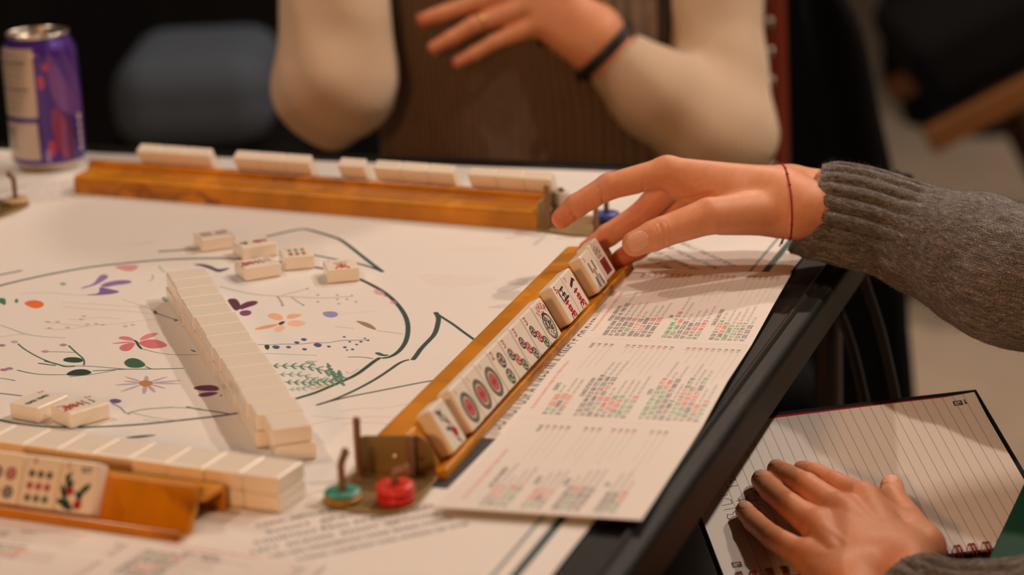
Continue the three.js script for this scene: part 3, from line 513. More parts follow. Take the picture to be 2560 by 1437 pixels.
chip('far', -224.5, 4.5, 13.1, 6.2, 11, lin(0.76, 0.74, 0.72), 'upper white plastic counter of two stacked on the far rack peg');
chip('left', -265, -22, 2.0, 11, 4.5, lin(0.62, 0.44, 0.25), 'cream plastic chip on a bent brass peg beside the purple can');

// ---------------------------------------------------------------- tiles
const TW = 0.0240, TT = 0.01025, TL = 0.0288;
const CW = 200, CH = 240, COLS = 6;
const KINDS = ['blank', 'dot1', 'dot2', 'dot3', 'joker', 'crak5', 'crak1', 'bam5', 'dragon', 'plum', 'dot9', 'flower', 'bam2', 'crak2', 'bamred', 'dragonfar', 'crakfar', 'bamfar', 'crakend', 'dot4'];
const RED = '#b31322', GRN = '#22402c', BLK = '#22252b';
const ROWS = Math.ceil(KINDS.length / COLS);
const atlas = tex(canvas(CW * COLS, CH * ROWS, (g, W, H) => {
  g.fillStyle = '#f8f1e6'; g.fillRect(0, 0, W, H); g.lineCap = 'round'; g.lineJoin = 'round';
  const wheel = (x, y, r, col) => { g.strokeStyle = g.fillStyle = col; g.lineWidth = r * 0.3; g.beginPath(); g.arc(x, y, r, 0, 7); g.stroke(); g.lineWidth = r * 0.24; for (let k = 0; k < 5; k++) { const a = k * 1.257 + 0.4; g.beginPath(); g.arc(x + Math.cos(a) * r * 0.45, y + Math.sin(a) * r * 0.45, r * 0.3, a, a + 4.2); g.stroke(); } g.beginPath(); g.arc(x, y, r * 0.14, 0, 7); g.fill(); };
  const num = (s, x = 0.17, y = 0.15, size = 46, col = RED) => { g.fillStyle = col; g.font = 'bold ' + size + 'px sans-serif'; g.textAlign = 'center'; g.textBaseline = 'middle'; g.fillText(s, x * CW, y * CH); };
  const stroke = (col, w, list) => { g.strokeStyle = col; g.lineWidth = w; for (const p of list) { g.beginPath(); p.forEach(([x, y], i) => i ? g.lineTo(x * CW, y * CH) : g.moveTo(x * CW, y * CH)); g.stroke(); } };
  const wan = (y, s = 1, x0 = 0.5) => { const T = (l) => l.map((p) => p.map(([x, v]) => [x0 + (x - 0.5) * s, y + (v - 0.5) * s * 0.8])); stroke('#b51525', 20 * s, T([[[0.26, 0.14], [0.72, 0.10]], [[0.32, 0.36], [0.68, 0.33], [0.66, 0.52], [0.34, 0.54], [0.32, 0.36]], [[0.5, 0.04], [0.5, 0.72]], [[0.2, 0.92], [0.24, 0.70], [0.76, 0.66], [0.8, 0.94], [0.68, 0.88]], [[0.42, 0.84], [0.6, 0.78]]])); };
  const stick = (x, y, h, col, w = 26) => { g.fillStyle = col; g.beginPath(); g.roundRect(x - w / 2, y - h / 2, w, h * 0.46, 10); g.roundRect(x - w / 2, y + h * 0.04, w, h * 0.46, 10); g.fill(); g.fillRect(x - w * 0.3, y - h * 0.08, w * 0.6, h * 0.16); g.strokeStyle = '#f3e9da'; g.lineWidth = 3; for (const q of [-0.28, 0.28]) { g.beginPath(); g.arc(x, y + h * q, w * 0.24, 0, 7); g.stroke(); } };
  const leafs = (l, col) => { g.fillStyle = col; for (const [x, y, a, s] of l) { g.save(); g.translate(x * CW, y * CH); g.rotate(a); g.beginPath(); g.ellipse(0, 0, s * 26, s * 10, 0, 0, 7); g.fill(); g.restore(); } };
  const rose = (x, y, r) => { g.fillStyle = RED; for (let k = 0; k < 5; k++) { g.beginPath(); g.arc(x * CW + Math.cos(k * 1.26) * r * 0.5, y * CH + Math.sin(k * 1.26) * r * 0.5, r * 0.6, 0, 7); g.fill(); } g.strokeStyle = '#d9606a'; g.lineWidth = 3; g.beginPath(); g.arc(x * CW, y * CH, r * 0.4, 0, 4); g.stroke(); };
  const draw = {
    dot1() { num('1', 0.2, 0.15, 40, '#c2493f'); const x = 100, y = 140; g.lineWidth = 26; g.strokeStyle = '#39463b'; g.beginPath(); g.ellipse(x, y, 64, 70, 0, 0, 7); g.stroke(); g.strokeStyle = '#f3e9da'; g.lineWidth = 2; for (let k = 0; k < 40; k++) { const a = k * 0.157; g.beginPath(); g.moveTo(x + Math.cos(a) * 55, y + Math.sin(a) * 61); g.lineTo(x + Math.cos(a + 0.12) * 70, y + Math.sin(a + 0.12) * 76); g.stroke(); } g.strokeStyle = '#bd2733'; g.lineWidth = 11; for (const r of [40, 27, 14]) { g.beginPath(); g.ellipse(x, y, r, r * 1.08, 0, 0, 7); g.stroke(); } g.fillStyle = '#c2323a'; g.beginPath(); g.arc(x, y, 9, 0, 7); g.fill(); },
    dot2() { num('2', 0.18, 0.16, 62); wheel(114, 90, 38, '#34363f'); wheel(114, 186, 38, '#36533d'); },
    dot3() { num('3', 0.2, 0.16, 66); wheel(58, 108, 30, '#2c2c34'); wheel(102, 154, 30, '#b31f33'); wheel(146, 200, 30, '#2b4832'); },
    joker() { g.fillStyle = '#c4202c'; g.font = 'bold 50px sans-serif'; g.textAlign = 'center'; g.textBaseline = 'middle'; 'JOKER'.split('').forEach((c, i) => { const a = (i - 2) * 0.36; g.save(); g.translate(102 + Math.sin(a) * 96, 132 - Math.cos(a) * 96); g.rotate(a); g.fillText(c, 0, 0); g.restore(); }); g.strokeStyle = '#26302a'; g.lineWidth = 9; g.beginPath(); g.ellipse(102, 154, 66, 74, 0, 0, 7); g.stroke(); g.lineWidth = 5; g.beginPath(); g.ellipse(102, 152, 54, 66, 0, 0, 7); g.stroke(); seed = 11; for (let k = 0; k < 46; k++) { const a = rnd() * 7, r = Math.sqrt(rnd()) * 46, x = 102 + Math.cos(a) * r, y = 152 + Math.sin(a) * r * 1.2, s = 4 + rnd() * 8; g.beginPath(); g.arc(x, y, s, a, a + 3.6); g.stroke(); } stroke('#26302a', 4, [[[0.42, 0.28], [0.46, 0.36]], [[0.5, 0.26], [0.5, 0.36]], [[0.6, 0.28], [0.55, 0.36]], [[0.36, 0.32], [0.64, 0.31]]]); },
    crak5() { num('5', 0.2, 0.16, 58); stroke(BLK, 13, [[[0.34, 0.2], [0.28, 0.34]], [[0.31, 0.3], [0.31, 0.52]], [[0.44, 0.24], [0.76, 0.22]], [[0.6, 0.24], [0.54, 0.48]], [[0.46, 0.37], [0.7, 0.36], [0.68, 0.48]], [[0.4, 0.5], [0.84, 0.48]]]); wan(0.76, 0.62); },
    crak1() { num('1', 0.2, 0.15, 44); stroke(BLK, 22, [[[0.36, 0.36], [0.7, 0.26]]]); stroke(BLK, 18, [[[0.7, 0.25], [0.78, 0.3]]]); wan(0.72, 0.66); },
    bam5() { num('5', 0.18, 0.15, 40); stick(64, 98, 66, GRN); stick(136, 98, 66, GRN); stick(100, 142, 60, '#a81c30'); stick(64, 190, 66, GRN); stick(136, 190, 66, GRN); },
    dragon() { g.strokeStyle = '#2f4a35'; g.lineWidth = 7; for (const p of [[60, 60], [92, 50], [126, 66], [70, 90], [112, 92]]) { g.beginPath(); g.arc(p[0], p[1], 15, 0, 5); g.stroke(); } g.fillStyle = '#7d1c22'; g.fillRect(44, 120, 112, 96); g.strokeStyle = '#b0464a'; g.lineWidth = 5; g.strokeRect(58, 134, 84, 68); },
    plum() { stroke('#3d4740', 9, [[[0.3, 0.18], [0.45, 0.24], [0.58, 0.34], [0.62, 0.5], [0.66, 0.66]]]); leafs([[0.3, 0.16, 0.4, 1], [0.42, 0.2, -0.5, 0.9], [0.34, 0.3, 1.2, 0.9], [0.52, 0.42, 0.9, 0.9], [0.42, 0.56, 0.2, 1.1], [0.5, 0.62, 0.9, 1], [0.62, 0.88, 0.8, 0.9]], '#4b564c'); rose(0.64, 0.7, 26); g.fillStyle = '#c97a72'; g.fillRect(40, 26, 14, 18); },
    dot9() { num('9', 0.3, 0.12, 36); for (const [y, c] of [[86, '#2f3336'], [142, '#a61f33'], [198, '#37533a']]) for (let k = 0; k < 3; k++) { g.fillStyle = c; g.beginPath(); g.arc(52 + k * 48, y, 22, 0, 7); g.fill(); wheel(52 + k * 48, y, 19, '#f3e9da'); g.globalAlpha = 0.6; g.fillStyle = c; g.beginPath(); g.arc(52 + k * 48, y, 17, 0, 7); g.fill(); g.globalAlpha = 1; } },
    flower() { num('2', 0.2, 0.12, 38); g.fillStyle = '#33363c'; g.font = 'bold 40px sans-serif'; g.textAlign = 'center'; g.fillText('MT', 140, 40); stroke('#3e5243', 12, [[[0.3, 0.24], [0.26, 0.5], [0.3, 0.92]], [[0.62, 0.9], [0.7, 0.6]]]); leafs([[0.24, 0.4, 1.3, 1.2], [0.34, 0.5, 1.9, 1.2], [0.18, 0.62, 1.2, 1.3], [0.7, 0.56, -0.9, 1.4], [0.8, 0.5, -1, 1], [0.6, 0.68, 0.9, 1.1], [0.24, 0.82, 0.1, 1.5], [0.36, 0.9, 0.2, 1.3]], '#2f4a35'); rose(0.36, 0.6, 19); rose(0.62, 0.84, 21); },
    bam2() { num('2', 0.16, 0.14, 44); stick(100, 92, 76, GRN, 30); stick(100, 180, 76, GRN, 30); },
    crak2() { num('2', 0.18, 0.14, 46); stroke(BLK, 9, [[[0.36, 0.22], [0.62, 0.2]], [[0.3, 0.38], [0.72, 0.36]]]); stroke(BLK, 8, [[[0.6, 0.2], [0.66, 0.24]]]); wan(0.7, 0.7); },
    bamred() { num('3', 0.86, 0.14, 40); stick(60, 70, 76, '#7a2b36', 30); stick(60, 175, 76, '#7a2b36', 30); stick(110, 175, 76, '#7a2b36', 30); stick(110, 80, 76, '#7a2b36', 30); },
    dragonfar() { leafs([[0.5, 0.75, 0.3, 1.3], [0.45, 0.82, 1.2, 1.2]], '#27583f'); rose(0.5, 0.42, 30); rose(0.5, 0.24, 22); },
    crakfar() { num('3', 0.18, 0.16, 44); stroke(BLK, 9, [[[0.36, 0.2], [0.6, 0.18]], [[0.38, 0.3], [0.58, 0.29]], [[0.3, 0.4], [0.7, 0.39]]]); wan(0.72, 0.7); },
    bamfar() { num('7', 0.18, 0.14, 36); stick(60, 80, 60, '#4d6650'); stick(100, 80, 60, '#4d6650'); stick(140, 80, 60, '#4d6650'); stick(60, 170, 74, '#b3202c'); stick(100, 170, 74, '#b3202c'); stick(140, 170, 74, '#b3202c'); },
    crakend() { num('1', 0.16, 0.14, 44); stroke(BLK, 10, [[[0.3, 0.36], [0.72, 0.33]]]); wan(0.7, 0.66); },
    dot4() { num('4', 0.2, 0.13, 38); wheel(62, 100, 26, '#34343c'); wheel(140, 100, 26, '#a61f33'); wheel(62, 186, 26, '#a61f33'); wheel(140, 186, 26, '#34343c'); },
  };
  KINDS.forEach((k, i) => { if (!draw[k]) return; g.save(); g.translate((i % COLS) * CW, Math.floor(i / COLS) * CH); g.beginPath(); g.rect(0, 0, CW, CH); g.clip(); draw[k](); g.restore(); });
}));
const ivory = phy({ map: atlas, color: lin(0.98, 0.96, 0.92), roughness: 0.3, clearcoat: 0.35, clearcoatRoughness: 0.15 });
const tileGeo = {};
function tileShape(kind) {
  if (tileGeo[kind]) return tileGeo[kind];
  const g = new RoundedBoxGeometry(TW, TT, TL, 3, 0.0016), p = g.attributes.position, n = g.attributes.normal, uv = g.attributes.uv, i = KINDS.indexOf(kind), cx = i % COLS, cy = Math.floor(i / COLS);
  for (let k = 0; k < p.count; k++) {
    const top = n.getY(k) > 0.7 && p.getY(k) > TT * 0.45, a = top ? Math.min(0.99, Math.max(0.01, p.getX(k) / TW + 0.5)) : 0.03, b = top ? Math.min(0.99, Math.max(0.01, p.getZ(k) / TL + 0.5)) : 0.97;
    if (top) uv.setXY(k, (cx + a) / COLS, 1 - (cy + b) / ROWS); else uv.setXY(k, 0.3 / COLS, 1 - 0.5 / ROWS);
  }
  return tileGeo[kind] = g;
}
function tile(kind, label, group, pos, q) { const m = mesh('mahjong_tile', tileShape(kind), ivory); m.position.copy(pos); m.quaternion.copy(q); return tag(m, label, 'tile', group); }
const AX = new THREE.Vector3(1, 0, 0), AY = new THREE.Vector3(0, 1, 0), AZ = new THREE.Vector3(0, 0, 1), qa = (ax, t) => new THREE.Quaternion().setFromAxisAngle(ax, t);
const LEAN = 1.058, PW = 24.2;
function rackTile(key, kind, label, group, s, lift = 0) { const a = RACKS[key][2]; return tile(kind, label, group, onRack(key, s, 17.4 + lift * 0.87, 9.2 - lift * 0.49), qa(AY, a).multiply(qa(AX, LEAN))); }
// the hand on the right rack
{
  const G = 'tiles standing on the right rack', WHICH = ['ivory tile with one large circle next to the red blossom tile', 'ivory tile with one large circle between two other one-circle tiles', 'ivory tile with one large circle next to the two-dot tile', 'ivory tile with two round dots and red numeral 2 on the rack', 'ivory tile with three slanting dots next to the two-dot tile', 'ivory tile with three slanting dots between two other three-dot tiles', 'ivory tile with three slanting dots next to the joker tile', 'ivory tile reading JOKER above a black oval on the rack'];
  rackTile('right', 'plum', 'ivory tile with a red blossom branch standing alone at the brass plate end', G, -184.5);
  ['dot1', 'dot1', 'dot1', 'dot2', 'dot3', 'dot3', 'dot3', 'joker'].forEach((k, i) => rackTile('right', k, WHICH[i], G, -159.6 + PW * (i + 0.5)));
  rackTile('right', 'crak5', 'ivory tile with red numeral 5 and black character next to the joker', G, 57.3 + PW * 0.5);
  rackTile('right', 'crak1', 'ivory tile with red numeral 1 and one black stroke on the rack', G, 57.3 + PW * 1.5);
  rackTile('right', 'bam5', 'ivory tile with five bamboo sticks, one red, under the reaching hand', G, 132.9 + PW * 0.45);
  rackTile('right', 'dragon', 'ivory tile with dark red square touched by the fingertips', G, 132.9 + PW * 1.46, 1.5);
}
// backs on the far rack
for (const [s0, n, where] of [[167.5, 3, 'in the three beside the purple can'], [71.4, 3, 'in the three below the cream elbow'], [-28.5, 1, 'standing alone below the brown vest'], [-61.5, 3, 'in the three below the brown vest'], [-147, 3, 'in the three beside the index fingertip']]) for (let i = 0; i < n; i++) rackTile('far', 'blank', 'ivory tile back on the far rack ' + where, 'tiles on the far rack', s0 - PW * (i + 0.5), 9);
// near rack
{
  const G = 'tiles standing on the near rack';
  rackTile('near', 'flower', 'ivory tile with red roses and letters, last on the near rack', G, 148.5);
  rackTile('near', 'dot9', 'ivory tile with nine dots in three coloured rows on the near rack', G, 148.5 - PW);
  rackTile('near', 'dot4', 'ivory tile cut by the picture edge beside the nine dot tile', G, 148.5 - 2 * PW);
}
// flat tiles: centre x, z, angle of the long axis
function flat(kind, label, x, z, ang, y = 0) { return tile(kind, label, 'discarded tiles lying face up', V(x, 0.5 + y + TT * 500, z), qa(AY, ang)); }
const LA = (a) => a - Math.PI / 2;                             // long axis along angle a, digits towards +
flat('bam2', 'ivory tile lying face up with two green bamboo sticks end to end', -295.7, -1423.1, LA(1.0));
flat('crak2', 'ivory tile lying face up with red numeral 2 and red character', -268.3, -1409.6, LA(0.70));
flat('bamred', 'ivory tile lying face up with a dark red bamboo bar, farthest of five', -227.7, -1810.4, LA(0.389));
flat('dragonfar', 'ivory tile lying face up with green leaf and red flower', -194.4, -1781.0, LA(0.453));
flat('crakfar', 'ivory tile lying face up with small red character at its left end', -187.0, -1722.4, LA(0.432));
flat('bamfar', 'ivory tile lying face up with grey and red bamboo rows', -160.0, -1746.5, 0.182);
flat('crakend', 'ivory tile lying face up alone over the mat circle with red character', -124.5, -1706.4, 0.183);
// two-high wall pushed out across the mat
{
  const a = 1.851, d = [Math.cos(a), -Math.sin(a)], x0 = -187, z0 = -1509;
  for (let lv = 0; lv < 2; lv++) for (let i = -7; i < 7; i++) {
    const t = -(i + 0.5) * PW + (rnd() - 0.5) * 0.15, off = (rnd() - 0.5) * (lv ? 1.6 : 1.0);
    tile('blank', lv ? 'blank ivory tile in the top row of the slanting two-high wall' : 'blank ivory tile in the bottom row of the slanting two-high wall', lv ? 'top row of the slanting wall' : 'bottom row of the slanting wall', V(x0 + d[0] * t + Math.sin(a) * off, 0.5 + TT * (lv ? 1520 : 500), z0 + d[1] * t + Math.cos(a) * off), qa(AY, a + (rnd() - 0.5) * 0.008).multiply(qa(AZ, Math.PI)));
  }
  const t = -7 * PW - 15.2, n = [Math.sin(a), Math.cos(a)];
  tile('blank', 'blank ivory tile turned lengthwise on top of the slanting wall end', 'turned tiles at the wall end', V(x0 + d[0] * t + n[0] * 1.8, 0.5 + TT * 1520, z0 + d[1] * t + n[1] * 1.8), qa(AY, a + Math.PI / 2 - 0.02));
  tile('blank', 'blank ivory tile turned lengthwise at the bottom of the slanting wall end', 'turned tiles at the wall end', V(x0 + d[0] * (t - 1.5) + n[0] * 3.6, 0.5 + TT * 500, z0 + d[1] * (t - 1.5) + n[1] * 3.6), qa(AY, a + Math.PI / 2 - 0.03));
}
// two-high wall before the near rack
{
  const a = -0.452, X = [Math.cos(a), -Math.sin(a)], Z = [Math.sin(a), Math.cos(a)], x0 = -131.6, z0 = -1235;
  for (let lv = 0; lv < 2; lv++) for (let i = 0; i < 13; i++) {
    const t = -(i + 0.5) * PW, off = -14.5 + (rnd() - 0.5) * 0.8 - (lv ? 0 : 0.4);
    tile('blank', lv ? 'blank ivory tile in the top row of the wall behind the near rack' : 'blank ivory tile in the bottom row of the wall behind the near rack', lv ? 'top row of the near wall' : 'bottom row of the near wall', V(x0 + X[0] * t + Z[0] * off, 0.5 + TT * (lv ? 1520 : 500), z0 + X[1] * t + Z[1] * off), qa(AY, a + (rnd() - 0.5) * 0.006).multiply(qa(AZ, Math.PI)));
  }
}

// ---------------------------------------------------------------- score card (three panels, lines run along its length)
const PANELS = [
  [['VALUES', [['H', 'ANY LIKE NUMBERS'], ['FF', '1111', 'D', '1111', 'D', '11', 'x 25'], ['FFFF', '11', '111', '111', '11', 'x 30'], ['FF', '111', '111', '111', 'DDD', 'x 30'], ['FF', '11', 'DDD', '11', 'DDD', '11', 'c 30']]],
    ['', [['H', 'QUINTS'], ['FF', '111', '2222', '33333', 'x 40'], ['11111', 'NNNN', '11111', 'x 40'], ['FF', '11111', '11', '11111', 'x 45'], ['H', 'WINDS'], ['NNNN', 'EEE', 'WWW', 'SSSS', 'x 25'], ['FF', '123', 'DD', 'DDD', 'DDDD', 'x 30'], ['FFF', 'NN', 'EE', 'WWW', 'SSSS', 'x 25'], ['FFFF', 'DDD', 'NEWS', 'DDD', 'x 25']]],
    ['', [['H', '369'], ['333', '666', '6666', '9999', 'x 25'], ['FF', '3333', '6666', '9999', 'x 25'], ['3333', 'DDD', '3333', 'DDD', 'c 30']]]],
  [['VALUES', [['H', 'QUINTS'], ['FF', '111', '2222', '33333', 'x 40'], ['11111', 'NNNN', '22222', 'x 40'], ['FF', '11111', '11', '11111', 'x 45']]],
    ['', [['H', 'CONSECUTIVE RUN'], ['11', '222', '3333', '444', '55', '55', '666', '7777', '888', '99', 'x 25'], ['111', '222', '3333', '4444', '111', '222', '3333', '4444', 'x 25'], ['FFFF', '1111', '22', '3333', 'FFFF', '1111', '22', '3333', 'x 25'], ['FFF', '123', '4444', '5555', 'x 25'], ['FF', '11', '222', '3333', 'DDD', 'x 25'], ['111', '222', '3333', 'DD', 'DD', 'x 25'], ['112345', '1111', '1111', 'x 30'], ['FF', '1', '22', '333', '1', '22', '333', 'c 30']]],
    ['', [['H', '13579'], ['11', '333', '5555', '777', '99', '11', '333', '5555', '777', '99', 'x 25'], ['111', '333', '3333', '5555', '555', '777', '7777', '9999', 'x 25'], ['1111', '333', '5555', 'DDD', '5555', '777', '9999', 'DDD', 'x 25'], ['FFFF', '1111', '9999', '10', 'x 25'], ['FF', '11', '33', '111', '333', '55', 'FF', '55', '77', '555', '777', '99', 'x 25'], ['111', '333', '3333', 'DDD', '555', '777', '7777', 'x 25'], ['11', '333', 'NEWS', '333', '55', '55', '777', 'NEWS', '777', '99', 'x 30'], ['1111', '33', '33', '5555', 'x 30'], ['FF', '11', '33', '111', '333', '55', 'c 30']]]],
  [['VALUES', [['H', 'WINDS - DRAGONS'], ['NNNN', 'EEE', 'WWW', 'SSSS', '- or -', 'NNN', 'EEEE', 'x 25'], ['FF', '123', 'DD', 'DDD', 'DDDD', 'x 25'], ['FFF', 'NN', 'EE', 'WWW', 'SSSS', 'x 25'], ['FFFF', 'DDD', 'NEWS', 'DDD', 'x 25'], ['NNNN', '1', '11', '111', 'SSSS', 'x 25'], ['EEEE', '2', '22', '222', 'WWWW', 'x 25'], ['NN', 'EEE', 'WWW', 'SS', '2025', 'x 30'], ['NN', 'EE', 'WWW', 'SSS', 'DDDD', 'c 30']]],
    ['', [['H', '369'], ['333', '6666', '666', '9999', '- or -', '33', '666', 'x 25'], ['FF', '3333', '+', '6666', '=', '9999', 'x 25'], ['3333', 'DDD', '3333', 'DDD', 'x 25'], ['FFF', '3333', '369', '9999', 'x 25'], ['33', '66', '99', '3333', '3333', 'x 25'], ['FF', '333', 'D', '666', 'D', '999', 'D', 'c 30']]],
    ['', [['H', 'SINGLES AND PAIRS'], ['NN', 'EW', 'SS', '11', '22', '33', '44', 'c 50'], ['FF', '2468', 'DD', '2468', 'DD', 'c 50'], ['336699', '336699', '33', 'c 50'], ['FF', '11', '22', '11', '22', '11', '22', 'c 50'], ['11', '33', '55', '77', '99', '11', '11', 'c 50'], ['FF', '2025', '2025', '2025', 'c 75']]]],
];
const CARDL = 480, CARDW = 117;
function cardCanvas(shift) {
  return canvas(2048, 500, (g, W, H) => {
    g.fillStyle = '#e9e2dc'; g.fillRect(0, 0, W, H); const S = W / CARDL; g.textBaseline = 'middle';
    PANELS.forEach((blocks, pi) => {
      const x0 = (pi * 160 + 7) * S, x1 = (pi * 160 + 153) * S; let y = [20, 12, 10][pi];
      g.fillStyle = '#d8402f'; g.font = 2.8 * S + 'px sans-serif'; g.save(); g.translate(x0 + 8 * S, (pi === 2 ? 4 : pi ? 6 : 11) * S); g.fillText('This document is protected by copyright law. It is illegal to reproduce it.', 0, 0, 108 * S); g.restore();
      blocks.forEach(([val, rows], bi) => {
        if (val) { g.fillStyle = '#2b2528'; g.font = 'bold ' + 3.4 * S + 'px sans-serif'; g.fillText(val, x1 - 16 * S, y * S); }
        rows.forEach((r, ri) => {
          const size = 4.5;
          if (r[0] === 'H') { g.fillStyle = '#2b2528'; g.font = 'bold ' + 3.7 * S + 'px sans-serif'; g.fillText(r[1], x0 + (50 - r[1].length) * S * 0.9, y * S); y += 4.35; return; }
          let x = x0; const cols = [['#1f8a35', '#d8281c', '#1d181b'], ['#1d181b', '#1d181b', '#1d181b'], ['#1f8a35', '#1f8a35', '#d8281c'], ['#1d181b', '#d8281c', '#1f8a35']][(ri * 3 + bi + pi + shift + (ri >> 1)) % 4];
          r.forEach((w, k) => {
            if (k === r.length - 1) {
              const px = x1 - 9 * S; g.strokeStyle = '#8d8480'; g.lineWidth = 0.45 * S; g.setLineDash([0.5 * S, 1.1 * S]); const tx = Math.min(px - 8 * S, x + (34 + ((ri * 7 + bi * 5) % 22)) * S); 
              g.fillStyle = '#756862'; g.font = 2.7 * S + 'px sans-serif'; g.fillText('(' + ['Any 3 Suits, Any 5 Nos.', 'Any 2 Suits, Pairs Any Nos.', 'Any 1 Suit', 'Any 3 Consec. Nos.', 'Any 2 Opp. Dragons'][(ri + bi * 2 + pi) % 5] + ')', x + 1 * S, y * S, Math.max(10, tx - x - 2 * S)); g.beginPath(); g.moveTo(tx, y * S + S * 0.7); g.lineTo(px - 3.5 * S, y * S + S * 0.7); g.stroke(); g.setLineDash([]);
              const [a, b] = w.split(' '); g.font = 'bold ' + 3.4 * S + 'px sans-serif'; g.fillStyle = a === 'x' ? '#c9281e' : '#2b2528'; g.fillText(a.toUpperCase(), px - 2.5 * S, y * S); g.fillStyle = '#2b2528'; g.fillText(b, px + 1 * S, y * S); return;
            }
            const c = w === 'FF' || w === 'FFFF' || w === 'FFF' || /[NEWS]/.test(w) ? '#1d181b' : cols[Math.floor(k * 3 / r.length) % 3]; g.fillStyle = c; g.font = 'bold ' + size * S + 'px sans-serif'; g.save(); g.translate(x, y * S); g.scale(0.84, 1); g.fillText(w, 0, 0); g.restore(); x += g.measureText(w).width * 0.84 + 1.5 * S;
          });
          y += 4.3;
        });
        y += 2.4;
      });
    });
    g.strokeStyle = '#d9cfc8'; g.lineWidth = 0.5 * S; for (const k of [160, 320]) { g.beginPath(); g.moveTo(k * S, 0); g.lineTo(k * S, H); g.stroke(); }
  });
}
// a thin folded sheet: heights (mm) along its length, thickness 0.45 mm
function sheet(o, ang, len, wid, hs, across = () => 0) {
  const ex = [Math.cos(ang), -Math.sin(ang)], ey = [Math.sin(ang), Math.cos(ang)], n = 60, m = 8, pos = [], uv = [], idx = [], h = (t) => { const q = t * (hs.length - 1), a = Math.min(Math.floor(q), hs.length - 2), b = q - a; return hs[a] + (hs[a + 1] - hs[a]) * b; };
  for (let side = 0; side < 2; side++) for (let i = 0; i <= n; i++) for (let j = 0; j <= m; j++) { const t = i / n, s = j / m, p = V(o[0] + ex[0] * t * len + ey[0] * s * wid, h(t) + across(t, s) + (side ? 0 : 0.45), o[1] + ex[1] * t * len + ey[1] * s * wid); pos.push(p.x, p.y, p.z); if (side) uv.push(0.002, 0.998); else uv.push(t, 1 - s); }
  const N = (n + 1) * (m + 1), at = (i, j, s) => s * N + i * (m + 1) + j;
  for (let i = 0; i < n; i++) for (let j = 0; j < m; j++) { idx.push(at(i, j, 0), at(i, j + 1, 0), at(i + 1, j, 0), at(i + 1, j, 0), at(i, j + 1, 0), at(i + 1, j + 1, 0)); idx.push(at(i, j, 1), at(i + 1, j, 1), at(i, j + 1, 1), at(i + 1, j, 1), at(i + 1, j + 1, 1), at(i, j + 1, 1)); }
  for (let i = 0; i < n; i++) { idx.push(at(i, 0, 0), at(i + 1, 0, 0), at(i, 0, 1), at(i + 1, 0, 0), at(i + 1, 0, 1), at(i, 0, 1)); idx.push(at(i, m, 0), at(i, m, 1), at(i + 1, m, 0), at(i + 1, m, 0), at(i, m, 1), at(i + 1, m, 1)); }
  for (let j = 0; j < m; j++) { idx.push(at(0, j, 0), at(0, j, 1), at(0, j + 1, 0), at(0, j + 1, 0), at(0, j, 1), at(0, j + 1, 1)); idx.push(at(n, j, 0), at(n, j + 1, 0), at(n, j, 1), at(n, j + 1, 0), at(n, j + 1, 1), at(n, j, 1)); }
  const g = new THREE.BufferGeometry(); g.setAttribute('position', new THREE.Float32BufferAttribute(pos, 3)); g.setAttribute('uv', new THREE.Float32BufferAttribute(uv, 2)); g.setIndex(idx);
  const q = g.toNonIndexed(); q.computeVertexNormals(); return q;
}
const cardMat = (s) => std({ map: tex(cardCanvas(s)), roughness: 0.4 });
tag(mesh('score_card', sheet([-46.5, -1222.6], 1.283, CARDL, 114, [5, 3.4, 2.2, 1.2, 0.8, 2.4, 3.4, 2.2, 0.9, 1.6, 2.6, 3.4, 4.2], (t, s) => 0.8 * Math.sin(t * 9) * (s - 0.5))  , cardMat(0)), 'long folded card of printed hand patterns lying along the black table edge', 'card');
tag(mesh('score_card', sheet([-391, -1294], -0.44, 320, CARDW, [1, 0.8, 1, 1.2]), cardMat(1)), 'printed card of hand patterns below the near rack, cut by the picture edge', 'card');

